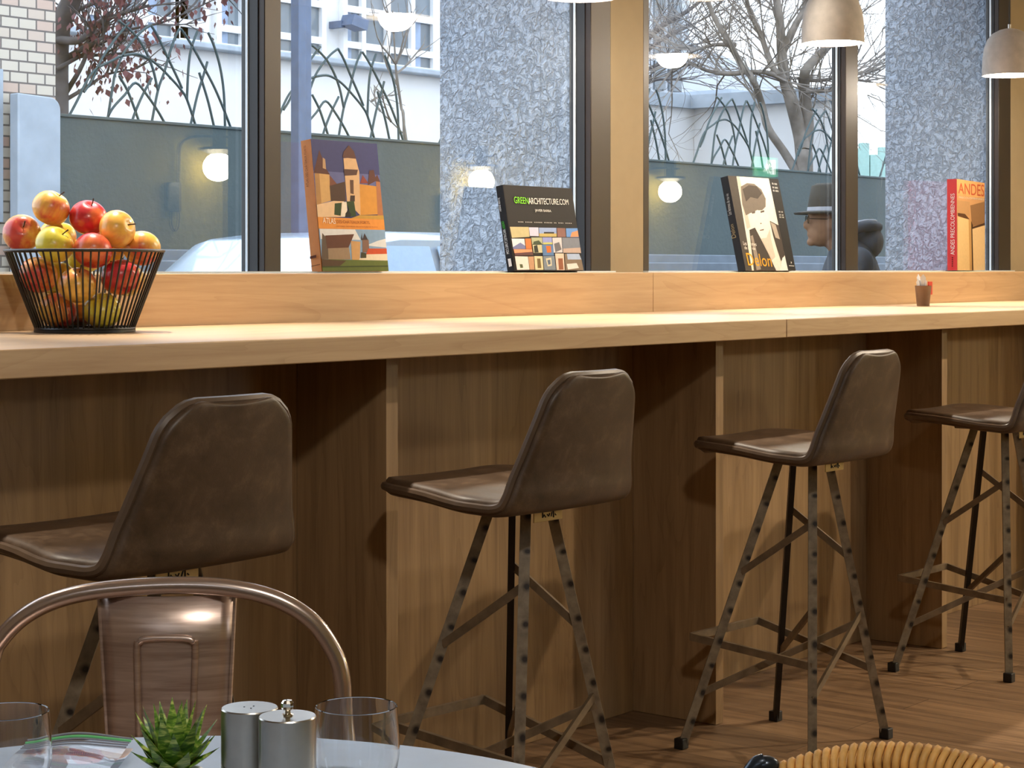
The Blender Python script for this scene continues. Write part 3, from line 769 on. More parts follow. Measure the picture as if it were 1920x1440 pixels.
b3.art([((232, 230, 226), [(970, 1150), (982, 1165), (972, 1180)]), ((232, 230, 226), [(950, 1196), (1006, 1200), (1008, 1208), (952, 1204)])], o_, s_, 'publisher_mark')
b3.text('Delon', [(365, 985), (340, 850), (368, 846), (398, 982)], o_, s_, (190, 170, 130), spine=True)
b3.text('Les femmes de ma vie', [(318, 745), (272, 470), (300, 464), (348, 742)], o_, s_, (228, 226, 222), spine=True)

# red-spined book
o_, s_ = (1640, 280), 4.5
cov = [(692, 250), (930, 268), (930, 1022), (696, 1022)]; spn = [(618, 250), (692, 250), (696, 1022), (625, 1022)]
b4 = Book('upright book with a red spine and stone pillar cover', 3.515, zq(o_, s_, cov), zq(o_, s_, spn), .040, plain('red_spine_cloth', rgb(190, 34, 38), .4, nz=.05), yaw=math.radians(10))
b4.art([((212, 160, 108), [(692, 250), (930, 268), (930, 1022), (696, 1022)]), ((228, 170, 108), [(692, 250), (930, 268), (930, 400), (694, 390)]), ((196, 152, 104), [(694, 430), (800, 440), (800, 560), (696, 545)]), ((150, 112, 76), [(805, 470), (930, 430), (930, 620), (820, 650)]),
    ((92, 62, 40), [(700, 540), (760, 545), (800, 590), (770, 585), (700, 565)]), ((62, 42, 28), [(812, 600), (826, 640), (832, 1022), (815, 1022)]), ((80, 54, 36), [(820, 655), (930, 615), (930, 640), (820, 676)]),
    ((238, 204, 146), [(698, 568), (812, 600), (819, 1022), (698, 1022)]), ((206, 160, 98), [(790, 594), (812, 600), (819, 1022), (800, 1022)]), ((240, 206, 154), [(822, 672), (930, 636), (930, 1022), (830, 1022)])], o_, s_)
b4.text('ANDES', [(704, 282), (925, 284), (925, 388), (704, 372)], o_, s_, (196, 92, 62))
b4.text('PRECOLOMBIENNES', [(708, 398), (922, 404), (922, 420), (708, 414)], o_, s_, (238, 222, 196))
b4.text('ANDES PRECOLOMBIENNES', [(648, 896), (646, 378), (676, 376), (678, 894)], o_, s_, (244, 236, 232), spine=True)
b4.text('NOËLS'[:5].replace('NOËLS', '·····'), [(656, 990), (656, 915), (668, 915), (668, 990)], o_, s_, (40, 16, 18), spine=True)

# ------------------------------------------------------------------ paper cup of tissues
cp = on_z(1725, 574, ZT); 
cup = thing('paper_cup', 'small brown paper cup with white and red sachets on the counter', 'cup', (cp.x, cp.y-.012, ZT))
MB().lathe([(0, .0015), (.0215, .0005), (.0285, .071), (.0270, .071), (.0205, .004), (0, .004)], 32).build('cup_body', plain('kraft_card', rgb(128, 98, 74), .7, nz=.1), cup)
m = MB()
for k in range(9):
    a = rnd.uniform(0, 6.28); r0 = rnd.uniform(0, .012); h = rnd.uniform(.086, .108)
    p = Vector((r0*math.cos(a), r0*math.sin(a), .03)); q = Vector(((r0+.012)*math.cos(a), (r0+.012)*math.sin(a), h)); sd = Vector((-math.sin(a), math.cos(a), 0))*.009
    m.prism([p-sd*.5, p+sd*.5, q+sd+Vector((0, 0, -.008)), q+Vector((0, 0, .004)), q-sd+Vector((0, 0, -.006))], Vector((math.cos(a), math.sin(a), 0))*.0012)
m.build('white_sachet', M_white, cup)
MB().box((-.004, -.024, .04), (.022, -.019, .085)).build('red_sachet', plain('red_sachet_paper', rgb(206, 52, 30), .5, nz=.08), cup)

# ------------------------------------------------------------------ pendants and ceiling lights
def make_pendant(label):
    r = thing('pendant_lamp', label, 'lamp', (0, 0, 0), 0, 'concrete pendants over the counter')
    R = .1065
    out = [(R, 0), (R*1.0, .03), (R*.985, .07), (R*.93, .11), (R*.82, .143), (R*.62, .168), (R*.36, .182), (.018, .187)]
    inn = [(.016, .180), (R*.34, .175), (R*.58, .161), (R*.76, .138), (R*.86, .107), (R*.915, .07), (R*.93, .03), (R*.935, .001)]
    MB().lathe(out, 48).build('shade', M_pendant, r, smooth=60)
    MB().lathe(inn[::-1]+[], 48).build('shade_lining', M_pendin, r, smooth=60)
    MB().lathe([(R, 0), (R*.935, .001)], 48).build('shade_rim', M_pendant, r)
    MB().ball((0, 0, .062), .045, 20, 12).build('bulb', M_bulb, r)
    MB().lathe([(.016, .10), (.016, .187), (.012, .187)], 16).build('socket', M_black, r)
    MB().tube([(0, 0, .185), (0, 0, ZC-1.93)], .0022, 6).build('cord', M_black, r)
    MB().lathe([(0, .205), (.006, .205), (.006, .187), (0, .187)], 12).build('cord_grip', M_steel, r)
    MB().lathe([(0, ZC-1.93-.001), (.05, ZC-1.93-.001), (.05, ZC-1.93-.025), (0, ZC-1.93-.03)], 24).build('ceiling_rose', M_offwhite, r)
    return r
PX_ = [(5.88, 'grey concrete pendant lamp hanging near the top middle right'), (7.30, 'grey concrete pendant lamp cut by the right edge'), (4.44, 'grey concrete pendant lamp hanging above the frame')]
pen = make_pendant(PX_[0][1])
for i, (x, lab) in enumerate(PX_):
    o = pen if i == 0 else copy_tree(pen)
    o.location = (x, 3.30, 1.93); o['label'] = lab
DL = [(9.3, -.6, 'round recessed ceiling light mirrored above the black photo book'), (10.5, .45, 'round recessed ceiling light mirrored in the tree branches')]
d0 = None
for x, y, lab in DL:
    if d0 is None:
        d0 = thing('ceiling_light', lab, 'lamp', (x, y, ZC), 0, 'recessed ceiling lights')
        MB().lathe([(0, -.004), (.14, -.004)], 32).build('light_lens', M_down, d0)
        MB().lathe([(.14, -.012), (.165, -.012), (.165, -.0005), (.14, -.0005)], 32, close=True).build('light_ring', M_offwhite, d0)
    else:
        o = copy_tree(d0); o.location = (x, y, ZC); o['label'] = lab

# wall lamps on the mustard wall
def make_wall_lamp(label):
    r = thing('wall_lamp', label, 'lamp', (0, 0, 0), 0, 'globe lamps on the mustard wall')
    MB().box((-.30, .001, -.30), (-.20, .03, -.12)).build('switch_box', M_black, r, bev=.004)
    MB().tube(spline([(-.21, .02, -.30), (-.21, .02, 0), (-.20, .03, .12), (-.13, .08, .165), (.0, .15, .17), (.12, .15, .17)], 6), .008, 8).build('arm', M_black, r)
    MB().box((-.03, .12, .10), (.03, .18, .24)).build('bracket', M_black, r, bev=.003)
    MB().lathe([(0, .10), (.12, .10), (.12, .085), (.05, .06), (0, .06)], 28, (0, .15, 0)).build('cap', M_black, r)
    MB().ball((0, .15, -.02), .088, 24, 14).build('globe', M_globe, r)
    MB().tube(spline([(-.21, .02, -.3), (-.215, .02, -.38), (-.24, .02, -.42), (-.27, .02, -.38), (-.27, .02, -.3)], 5), .004, 6).build('cable', M_black, r)
    return r
wl = [(8.28, 'globe wall lamp mirrored beside the apples, arm and cable showing'), (10.84, 'globe wall lamp mirrored on the grey stucco above the black photo book'), (13.2, 'globe wall lamp mirrored at the left edge of the second window')]
w0 = make_wall_lamp(wl[0][1])
for i, (x, lab) in enumerate(wl):
    o = w0 if i == 0 else copy_tree(w0)
    o.location = (x, YB, 1.81); o['label'] = lab
# exit sign mirrored in the second window
ex = thing('exit_sign', 'small green running figure exit sign mirrored above the portrait book', 'sign', (14.9, YB, 1.98))
MB().box((-.17, .001, 0), (.17, .04, .17)).build('sign_box', emis('lit_green_sign', (.02, .5, .18, 1), 3), ex)
m = MB()
m.ball((.02, .043, .135), (.016, .003, .016)); m.bar((.01, .043, .115), (-.01, .043, .075), .025, .004, (1, 0, 0)); m.bar((-.01, .043, .075), (.03, .043, .03), .015, .004, (1, 0, 0)); m.bar((-.01, .043, .075), (-.05, .043, .045), .015, .004, (1, 0, 0)); m.bar((.01, .043, .11), (.045, .043, .085), .012, .004, (0, 0, 1)); m.box((.07, .041, .02), (.12, .045, .15))
m.build('pictogram', emis('lit_white_pictogram', (1, 1, .9, 1), 5), ex)

# ------------------------------------------------------------------ metal armchair
AC = at_d(328, 1440, 2.62); ang_c = math.atan2(Fv.y, Fv.x)-PI/2
ch = thing('metal_armchair', 'brushed copper-toned metal armchair at the round table', 'chair', (AC.x, AC.y, 0), ang_c+.03)
pm = 3650/2.62
def cz(px, py): return ((px-328)/pm, H-(py-CY)/pm)
hoop_px = [(-6, 1228), (12, 1190), (52, 1150), (110, 1120), (190, 1102), (320, 1093), (430, 1098), (520, 1120), (585, 1160), (625, 1215), (641, 1262), (645, 1330)]
hp = [(cz(*p)[0], -.02-.06*abs(cz(*p)[0])/.23*0, cz(*p)[1]) for p in hoop_px]
pts = [(-.262, -.05, .45), (-.256, -.03, .55)]+hp+[(.232, -.03, .52), (.235, -.05, .45)]
MB().tube(spline(pts, 6), .0118, 14).build('back_hoop', M_coptube, ch, smooth=80)
sp = MB(); rows = [(1113, 188, 441), (1200, 194, 437), (1300, 200, 433), (1400, 206, 428), (1560, 214, 420)]
vs = []; NS = 10
for py, a, b in rows:
    for k in range(NS+1):
        t = k/NS; x, z = cz(a+(b-a)*t, py); vs.append((x, -.006-.018*(1-(2*t-1)**2)+.02*0, z))
sp.add(vs, [(i*(NS+1)+k, i*(NS+1)+k+1, (i+1)*(NS+1)+k+1, (i+1)*(NS+1)+k) for i in range(len(rows)-1) for k in range(NS)])
spl = sp.build('back_splat', M_copper, ch, smooth=80, solid=.003)
rib = [cz(*p) for p in [(272, 1540), (268, 1400), (263, 1215), (268, 1197), (284, 1190), (350, 1190), (367, 1197), (371, 1215), (364, 1400), (358, 1540)]]
MB().tube(spline([(x, -.026, z) for x, z in rib], 5), .0045, 8).build('pressed_rib', M_copper, spl, smooth=80)
MB().tube([(cz(188, 1113)[0], -.006, cz(0, 1113)[1]), (cz(214, 1560)[0], -.006, cz(0, 1560)[1])], .003, 6).build('folded_edge', M_copper, spl)
MB().tube([(cz(441, 1113)[0], -.006, cz(0, 1113)[1]), (cz(420, 1560)[0], -.006, cz(0, 1560)[1])], .003, 6).build('folded_edge', M_copper, spl)
ss = MB(); o2 = []
for k in range(40):
    t = 2*PI*k/40; c, s = math.cos(t), math.sin(t)
    o2.append((math.copysign(abs(c)**.45, c)*.19, -.215+math.copysign(abs(s)**.45, s)*.19, .44))
ss.prism(o2, (0, 0, .014)); ss.build('seat', M_copper, ch, bev=.004)
for sx in (-1, 1):
    for y0, y1 in ((-.06, .02), (-.36, -.42)):
        m = MB(); m.bar((sx*.16, y0, .445), (sx*.225, y1, .0015), .035, .004, (1, 0, 0)); m.bar((sx*.175, y0+.015, .445), (sx*.24, y1+.015, .0015), .035, .004, (0, 1, 0))
        m.build('leg', M_copper, ch)
    MB().bar((sx*.195, -.03, .25), (sx*.195, -.39, .25), .02, .004, (0, 0, 1)).build('stretcher', M_copper, ch)
    MB().tube(spline([(sx*.245, -.05, .46), (sx*.25, -.16, .52), (sx*.235, -.33, .51), (sx*.19, -.385, .44)], 6), .011, 10).build('arm', M_coptube, ch)

# ------------------------------------------------------------------ round table and what stands on it
ZTab = .72
tcZ = 3650*(H-ZTab)/(1378-CY)-.44
TC = EYE+Fv*tcZ+Rv*((411-CX)/FPX*(tcZ+.44)); 
tb = thing('round_table', 'round blue-grey cafe table in the foreground', 'table', (TC.x, TC.y, 0))
MB().lathe([(0, ZTab-.028), (.432, ZTab-.028), (.44, ZTab-.022), (.44, ZTab-.003), (.437, ZTab), (0, ZTab)], 96).build('tabletop', M_tabletop, tb, smooth=30)
MB().lathe([(0, .01), (.03, .01), (.03, ZTab-.028), (0, ZTab-.028)], 24).build('column', M_black, tb)
MB().lathe([(0, .0005), (.25, .0005), (.25, .008), (.04, .02), (0, .02)], 40).build('base', M_black, tb)
def on_table(px, Z): 
    p = at_d(px, CY, Z); return (p.x, p.y, ZTab+.0005)
R_ = .0225
sa = thing('salt_shaker', 'brushed steel salt shaker with three holes, left of the pepper mill', 'shaker', on_table(468, 1.575))
hs = H-(1327-CY)*1.575/3650-ZTab
MB().lathe([(0, 0), (R_*1.02, 0), (R_*1.02, hs*.46), (R_*.985, hs*.463), (R_*.985, hs*.468), (R_*1.02, hs*.471), (R_*1.02, hs-.001), (R_*.985, hs), (0, hs)], 48).build('body', M_steel, sa, smooth=30)
hm = MB()
for a in (0, 2.1, 4.2): hm.lathe([(0, hs+.0003), (.0007, hs+.0003), (.0007, hs), (0, hs)], 8, (.0045*math.cos(a), .0045*math.sin(a), 0))
hm.build('pouring_holes', M_black, sa)
pe = thing('pepper_mill', 'brushed steel pepper mill with a knob on top', 'mill', on_table(539, 1.525))
hp_ = H-(1343-CY)*1.525/3650-ZTab
MB().lathe([(0, 0), (R_, 0), (R_, hp_*.22), (R_*.975, hp_*.223), (R_*.975, hp_*.228), (R_, hp_*.231), (R_, hp_-.001), (R_*.97, hp_), (0, hp_)], 48).build('body', M_steel, pe, smooth=30)
MB().lathe([(.0045, 0), (.0045, .0012), (.0026, .002), (.0026, .0042), (.0046, .0055), (.0050, .0075), (.0050, .010), (.0036, .0122), (0, .0128)], 10, (0, 0, hp_)).build('knob', M_chrome, pe, smooth=30)
def make_glass(label, loc):
    g = thing('drinking_glass', label, 'glass', loc, 0, 'clear tumblers on the round table')
    hg = .0755; o = [(0, 0), (.020, 0), (.0275, .006), (.0335, .02), (.0362, .036), (.0363, .048), (.0350, .064), (.0342, hg), (.0335, hg+.0006), (.0328, hg), (.0337, .064), (.0350, .048), (.0349, .036), (.0322, .021), (.026, .009), (.018, .0055), (0, .005)]
    MB().lathe(o, 64).build('bowl', M_glass, g, smooth=28); return g
rg = make_glass('clear round tumbler right of the pepper mill', on_table(668, 1.62))
g2 = copy_tree(rg); g2['label'] = 'clear round tumbler at the left frame edge'; g2.location = on_table(13, 1.60)

# zip bag
def bagmat():
    m = glass_pane('clear_film', 1.25, (.86, .87, .9, 1)); return m
zb0 = on_table(145, 1.76)
zb = thing('zip_bag', 'clear plastic zip bag with a green seal lying on the table', 'bag', zb0, ang_c)
def bagz(x, y): return .004+.003*math.exp(-((x+.01)/.03)**2)*max(0, 1+y/.12)+.0015*math.sin(x*55+1)+.0008*math.sin(y*80+x*30)
NX, NY = 24, 16
for nm, up, mt in (('bag_film', 1, bagmat()), ('bag_back_film', 0, MATS['clear_film'])):
    vs = []; 
    for j in range(NY+1):
        for i in range(NX+1):
            x = -.047+.094*i/NX; y = .02-.16*j/NY
            vs.append((x, y, (bagz(x, y)+.006 if up else .001)))
    MB().add(vs, [(j*(NX+1)+i, j*(NX+1)+i+1, (j+1)*(NX+1)+i+1, (j+1)*(NX+1)+i) for j in range(NY) for i in range(NX)]).build(nm, mt, zb, smooth=80)
M_seal = plain('green_zip_seal', rgb(120, 214, 140), .4, nz=.05)
M_lip = plain('grey_film_rib', rgb(150, 152, 162), .4, nz=.05)
for k, (y, r, mt, nm) in enumerate([(.008, .0013, M_seal, 'zip_seal'), (.018, .0009, M_lip, 'film_rib'), (.001, .0008, M_lip, 'film_rib'), (-.006, .0007, M_lip, 'film_rib'), (-.013, .0006, M_lip, 'film_rib')]):
    MB().tube([(-.047+.094*i/30, y, bagz(-.047+.094*i/30, y)+.0065) for i in range(31)], r, 6).build(nm, mt, zb)

# succulent
su = thing('potted_succulent', 'small spiky green succulent in the foreground', 'plant', on_table(325, 1.60))
MB().lathe([(0, 0), (.022, 0), (.026, .026), (.024, .026), (.022, .023), (0, .023)], 32).build('pot', M_white, su)
def leafmat():
    m, nt, b = new_mat('striped_succulent_leaf')
    n = noise(nt, coords(nt, (60, 60, 240)), 1, 3, .6, .5)
    nt.links.new(ramp(nt, n, [(.35, rgb(40, 84, 30)), (.52, rgb(104, 146, 48)), (.68, rgb(196, 208, 110))]), b.inputs['Base Color'])
    setp(b, Roughness=.4); b.inputs['Subsurface Weight'].default_value = .05; return m
M_succ = leafmat()
for k in range(34):
    a = k*2.399; ring = k/34; el = math.radians(84-66*ring); Ln = .036+.018*math.sin(PI*min(1, ring+.25))+rnd.uniform(-.003, .004)
    d = Vector((math.cos(a)*math.cos(el), math.sin(a)*math.cos(el), math.sin(el))); sd = Vector((-math.sin(a), math.cos(a), 0)); nn = d.cross(sd)
    base = Vector((math.cos(a)*.004, math.sin(a)*.004, .026)); m = MB(); ring_v = []
    N = 7
    for i in range(N+1):
        t = i/N; w = .0086*(math.sin(PI*min(1, .28+.72*t)))**.8*(1-t**3*.6) if i < N else .0002
        c = base+d*(Ln*t)+Vector((0, 0, .006*t*t))
        ring_v += [c-sd*w, c-nn*w*.15, c+sd*w, c+nn*w*.5]
    m.add(ring_v, [(i*4+q, i*4+(q+1) % 4, (i+1)*4+(q+1) % 4, (i+1)*4+q) for i in range(N) for q in range(4)])
    m.build('leaf', M_succ, su, smooth=50)

# ------------------------------------------------------------------ rattan chair at the bottom right
RZ = 2.03; rc = at_d(1668, 1400, RZ)
ra = thing('rattan_chair', 'rattan chair with a woven arched back at the bottom right', 'chair', (rc.x, rc.y, 0), ang_c)
ztop = H-(1426-CY)*RZ/3650
def arch(t, r=.235, sq=.80):
    x = r*math.sin(t); return x, ztop-r*(1-math.cos(t))*sq
RIM = [arch(math.radians(-100+200*k/90)) for k in range(91)]
rim = MB(); rm = MB()
rm.tube([(x, 0, z) for x, z in RIM], .0135, 10); rimo = rm.build('woven_rim', M_rattan, ra)
for k in range(2, 89):
    x, z = RIM[k]; a = math.radians(-100+200*k/90); m = rim
    c = Vector((x, 0, z)); ur = Vector((math.sin(a), 0, math.cos(a))); tg = Vector((math.cos(a), 0, -math.sin(a))); 
    m.tube([c+(ur*math.cos(q)+Vector((0, 1, 0))*math.sin(q))*.0165+tg*(.0048*math.sin(q)+.002*math.cos(2*q)) for q in [2*PI*i/14 for i in range(14)]], .0042, 6, True)
rim.build('rim_wrapping', M_rattan, rimo, smooth=80)
wv = MB()
for k in range(-19, 20):
    x = k*.0118; t = math.asin(max(-1, min(1, x/.235))); zt = arch(t)[1]
    wv.tube([(x+.0015*math.sin(z*90+k), -.004*(1 if (int(z*60)+k) % 2 else -1), z) for z in [zt-(zt-.42)*i/24 for i in range(25)]], .0052, 6)
wv.build('woven_back', M_rattan, ra)
seat_ = MB(); seat_.lathe([(0, .405), (.215, .405), (.23, .418), (.215, .432), (0, .428)], 40, (0, -.23, 0)); seat_.build('woven_seat', M_rattan, ra)
for sx, y0, y1 in ((-1, -.02, .03), (1, -.02, .03), (-1, -.36, -.42), (1, -.36, -.42)):
    MB().tube([(sx*.17, y0, .41), (sx*.21, y1, .0105)], .0105, 10).build('leg', M_bluemetal, ra)
pp = cz  # frame post end beside the rim
fx = (1436-1668)/(3650/RZ); fz = H-(1424-CY)*RZ/3650
MB().tube(spline([(fx, .0, fz-.003), (fx-.012, .0, fz-.01), (fx-.03, .0, fz-.05), (-.21, .01, .42)], 6), [.010]*19, 12).build('frame_post', M_bluemetal, ra, smooth=80)
MB().ball((fx, 0, fz-.006), (.0145, .011, .010), 16, 10).build('post_cap', M_bluemetal, ra, smooth=80)

# ================================================================== outside
ZG = -.12
structure(MB().box((-40, -60, ZG-.12), (90, 90, ZG)).build('ground', M_asphalt), 'grey street outside the windows', 'ground')
# stucco buttresses
for (pa, y0_, pn, ylab) in ((1080, 3.665, 825, 'rough blue-grey stucco pillar outside, behind the black photo book'), (1866, 3.65, 1660, 'rough blue-grey stucco pillar outside, behind the red-spined book')):
    x = XY(pa, y0_); d = ray(pn, CY); yfar = x*d.y/d.x
    o = MB().box((x, 3.805, ZG), (x+.22, yfar, 4.6)).box((x, 3.662, 1.13), (x+.15, 3.806, 2.498))
    tag(o.build('stucco_pillar', M_stucco), ylab, 'pillar', 'stucco pillars outside the windows')
# slate garden wall
YW = 10.0
zt_w = 2.13
wl_ = thing('garden_wall', 'dark slate-coloured rendered wall across the street', 'wall', (12, YW, ZG))
xw0 = XY(108, YW); 
MB().box((xw0, YW, 1.29), (24, YW+.25, zt_w)).build('wall_body', M_slate, wl_, True)
MB().box((xw0, YW-.012, zt_w), (24, YW+.262, zt_w+.02)).build('coping', M_slate, wl_, True, bev=.004)
MB().box((xw0+.03, YW-.1, ZG), (24, YW+.3, 1.29)).build('plinth', M_plinth, wl_, True, bev=.01)
MB().box((xw0+.03, YW-.5, ZG), (24, YW-.1, 1.215)).build('lower_step', M_plinth, wl_, True, bev=.01)
# rod fence on the wall
fe = thing('rod_fence', 'fence of bent metal rods crossing on top of the slate wall', 'fence', (12, YW+.12, zt_w+.02))
MOT = [[(-60, 1330), (10, 1130), (90, 950), (165, 850), (290, 780), (350, 745), (470, 725), (560, 760), (640, 820), (740, 930), (820, 1030), (870, 1120), (940, 1360)],
    [(235, 1310), (290, 1190), (380, 1080), (465, 975), (560, 1090), (640, 1220), (700, 1340)], [(335, 912), (400, 1040), (450, 1180), (495, 1325)], [(592, 932), (520, 1080), (465, 1220), (435, 1320)],
    [(330, 435), (385, 480), (470, 570), (540, 690), (600, 850), (640, 1040)], [(810, 500), (770, 590), (730, 720), (690, 880), (640, 1040), (590, 1330)], [(585, 470), (640, 570), (720, 760), (790, 920), (830, 1020)],
    [(585, 470), (520, 520), (450, 600), (370, 720), (310, 880), (290, 980), (245, 1330)], [(415, 450), (360, 520), (290, 620), (200, 770), (120, 960), (60, 1060)], [(820, 500), (900, 630), (1000, 830), (1090, 1020), (1170, 1230), (1220, 1380)],
    [(950, 520), (900, 680), (880, 850), (868, 1120)], [(965, 880), (1000, 1000), (1040, 1150), (1085, 1370)], [(1030, 785), (1000, 900), (950, 1080), (895, 1350)], [(1035, 530), (1080, 640), (1130, 830), (1160, 1060), (1170, 1230)]]
MW = []
for rod in MOT:
    q = []
    for x, y in rod:
        p = on_y(520+x/5.142, y/5.142, YW+.12); q.append(Vector((p.x-10.32, 0, max(p.z, zt_w+.01)-(zt_w+.02))))
    if q[-1].z < .12 : q[-1].z = -.008
    if q[0].z < .1: q[0].z = -.008
    MW.append(q)
k = 0
for cxp in (8.50, 10.32, 12.16, 14.0, 15.82, 17.64, 19.5):
    for q in MW:
        MB().tube(spline([v+Vector((cxp-12, 0, 0)) for v in q], 4), .0095, 6).build('rod', M_rod, fe, smooth=80)
# pole
pp_ = on_y(565, CY, 9.3)
po = thing('street_pole', 'blue-grey square pole in front of the slate wall', 'pole', (pp_.x, pp_.y, ZG))
MB().box((-.062, -.04, 0), (.005, .04, 4.4)).build('pole_shaft', M_pole, po, bev=.006)
MB().box((.005, -.03, 0), (.068, .03, 4.4)).build('pole_rail', M_pole, po, bev=.006)
MB().box((-.12, -.1, 0), (.12, .1, .02)).build('base_plate', M_pole, po)
# brick building and concrete gate pier on the left
xb = XY(104, 10.05)
br = thing('brick_building', 'pale brick building corner at the left window edge', 'building', (xb-1.5, 11, ZG))
MB().box((xb-4, 10.05, ZG), (xb, 12.5, 7)).build('brick_wall', M_brick, br, True)
wx1 = XY(6, 10.02)
MB().box((wx1-.9, 10.02, 1.45), (wx1, 10.06, 2.4)).build('window_frame', M_concrete, br, True)
MB().box((wx1-.84, 10.0, 1.5), (wx1-.06, 10.02, 2.34)).build('window_pane', M_darkpane, br, True)
xa_, xb_ = XY(34, 9.9), XY(114, 9.9); zt_ = on_y(70, 180, 9.9).z
gp = MB(); r_ = .08; ol = [(xa_, ZG), (xb_, ZG)]+[(xb_-r_+r_*math.cos(t), zt_-r_+r_*math.sin(t)) for t in [PI/2*i/6 for i in range(7)]]+[(xa_, zt_+.01)]
gp.prism([(x, 9.9, z) for x, z in ol], (0, .085, 0))
tag(gp.build('gate_pier', M_concrete, bev=.008), 'pale concrete pier with a rounded corner beside the brick building', 'pier')

# white building with casement windows
YA = 20.0
wb = thing('white_building', 'long white building with white casement windows behind the wall', 'building', (22, YA+2, ZG))
xw_a, xw_b = XY(-200, YA), XY(1010, YA)
MB().box((xw_a, YA, ZG), (xw_b, YA+6, 9)).build('facade', M_facade, wb, True)
zl = on_y(529, 112, YA).z; zl2 = on_y(529, 100, YA).z
MB().box((xw_a, YA-.22, zl), (xw_b, YA, zl2)).build('ledge', M_concrete, wb, True, bev=.02)
zb_ = on_y(640, 116, YA).z; zm_ = on_y(640, 83, YA).z; zt2 = on_y(640, 16, YA).z; zt3 = zt2+1.1
M_curtain = plain('blue_curtain', rgb(150, 166, 190), .8, nz=.2, nscale=6)
def casement(pxs, tw=.09):
    """pxs: pixel positions of the upright bars"""
    xs = [XY(p, YA) for p in pxs]; fr = MB()
    for x in xs: fr.box((x-tw/2, YA-.10, zb_), (x+tw/2, YA-.001, zt3))
    for z in (zb_, zm_, zt2, zt3-.05): fr.box((xs[0], YA-.09, z-.05), (xs[-1], YA-.001, z+.05))
    f = fr.build('window_frame', M_white, wb, True)
    for a, b in zip(xs[:-1], xs[1:]):
        mm = MB().box((a+tw/2, YA-.03, zb_+.05), (b-tw/2, YA-.005, zt3-.1)).build('pane', M_darkpane, f, False)
        mm.location = (0, 0, 0); 
        for v in mm.data.vertices: v.co -= wb.location
    for a, b in ((xs[0], xs[1]), (xs[-2], xs[-1])):
        c = MB(); w = (b-a-tw)*.45
        c.box((a+tw/2, YA-.04, zb_+.05), (a+tw/2+w, YA-.031, zt2))
        co = c.build('curtain', M_curtain, f)
        for v in co.data.vertices: v.co -= wb.location
casement([639, 673.5, 720, 766, 807]); casement([402, 448, 500, 550, 599]); casement([324, 378]); casement([150, 203, 263, 322])
lp = on_y(622, 48, YA)
fl = MB(); fl.box((lp.x-.06, YA-.25, lp.z-.05), (lp.x+.02, YA, lp.z+.05)); fl.prism([(lp.x-.05, YA-.45, lp.z-.02), (lp.x+.28, YA-.45, lp.z-.08), (lp.x+.33, YA-.45, lp.z+.08), (lp.x+.02, YA-.45, lp.z+.14)], (0, .25, 0))
fl.build('floodlight', M_pole, wb, True)

# low white building and taller one, seen in the second window
lb = thing('garden_building', 'low white building with a grey flat roof edge behind the trees', 'building', (24, 16, ZG))
P0, P1, P2 = at_d(1170, CY, 23.0), at_d(1302, CY, 24.0), at_d(1556, CY, 22.8)
tp = H+1.966
back = [P2+Fv*5+Rv*1, P0+Fv*5]
poly = [Vector((p.x, p.y, ZG)) for p in (P0, P1, P2)]+[Vector((p.x, p.y, ZG)) for p in back]
MB().prism(poly, (0, 0, tp-ZG)).build('walls', M_facade, lb, True)
cen = sum(poly, Vector())/5; pr_ = []
for p in poly:
    q = p+(p-cen).normalized()*.18; q.z = tp; pr_.append(q)
MB().prism(pr_, (0, 0, .16)).build('roof_edge', M_concrete, lb, True)
q0 = at_d(1335, CY, 26); sk = MB(); sk.box((q0.x, q0.y-.3, tp+.16), (q0.x+2.2, q0.y+1, tp+.42)); sk.build('skylight', M_concrete, lb, True)
tb2 = thing('far_building', 'tall pale building half hidden by bare branches', 'building', (36, 26, ZG))
A_, B_ = at_d(1120, CY, 34), at_d(1292, CY, 36)
def wallbox(mb, a, b, z0, z1, t=3):
    d = (b-a); d.z = 0; n = Vector((-d.y, d.x, 0)).normalized()
    if n.dot(Fv) < 0: n = -n
    mb.prism([Vector((a.x, a.y, z0)), Vector((b.x, b.y, z0)), Vector((b.x, b.y, z1)), Vector((a.x, a.y, z1))], n*t)
m = MB(); wallbox(m, A_, B_, ZG, 9.5); m.build('front_wall', M_farwall, tb2, True)
for pa, pb in ((1225, 1246), (1253, 1277)):
    t0, t1 = (pa-1120)/172, (pb-1120)/172; a, b = A_.lerp(B_, t0), A_.lerp(B_, t1); a -= Fv*.06; b -= Fv*.06
    for z0, z1 in ((H+3.25, H+3.75), (H+3.85, H+5.0)):
        m = MB(); wallbox(m, a, b, z0, z1, .05); m.build('window_pane', M_darkpane, tb2, True)
m = MB(); C_, D_ = at_d(1292, CY, 36), at_d(1475, CY, 44); wallbox(m, C_, D_, ZG, H+4.2, 3); m.build('side_wing', M_farwall, tb2, True)
# green hoarding far right
hz_ = thing('green_hoarding', 'pale green stepped screen behind the rod fence at right', 'screen', at_d(1640, CY, 26)*1.0)
hz_.location.z = ZG
for i, (pa, pb, tp_) in enumerate(((1590, 1612, 278), (1612, 1630, 268), (1632, 1648, 290), (1648, 1690, 276))):
    a, b = at_d(pa, CY, 26), at_d(pb, CY, 26); m = MB(); wallbox(m, a, b, ZG, at_d(pa, tp_, 26).z, .1)
    m.build('screen_board', plain('green_board', rgb(176, 214, 206), .7, nz=.08), hz_, True)

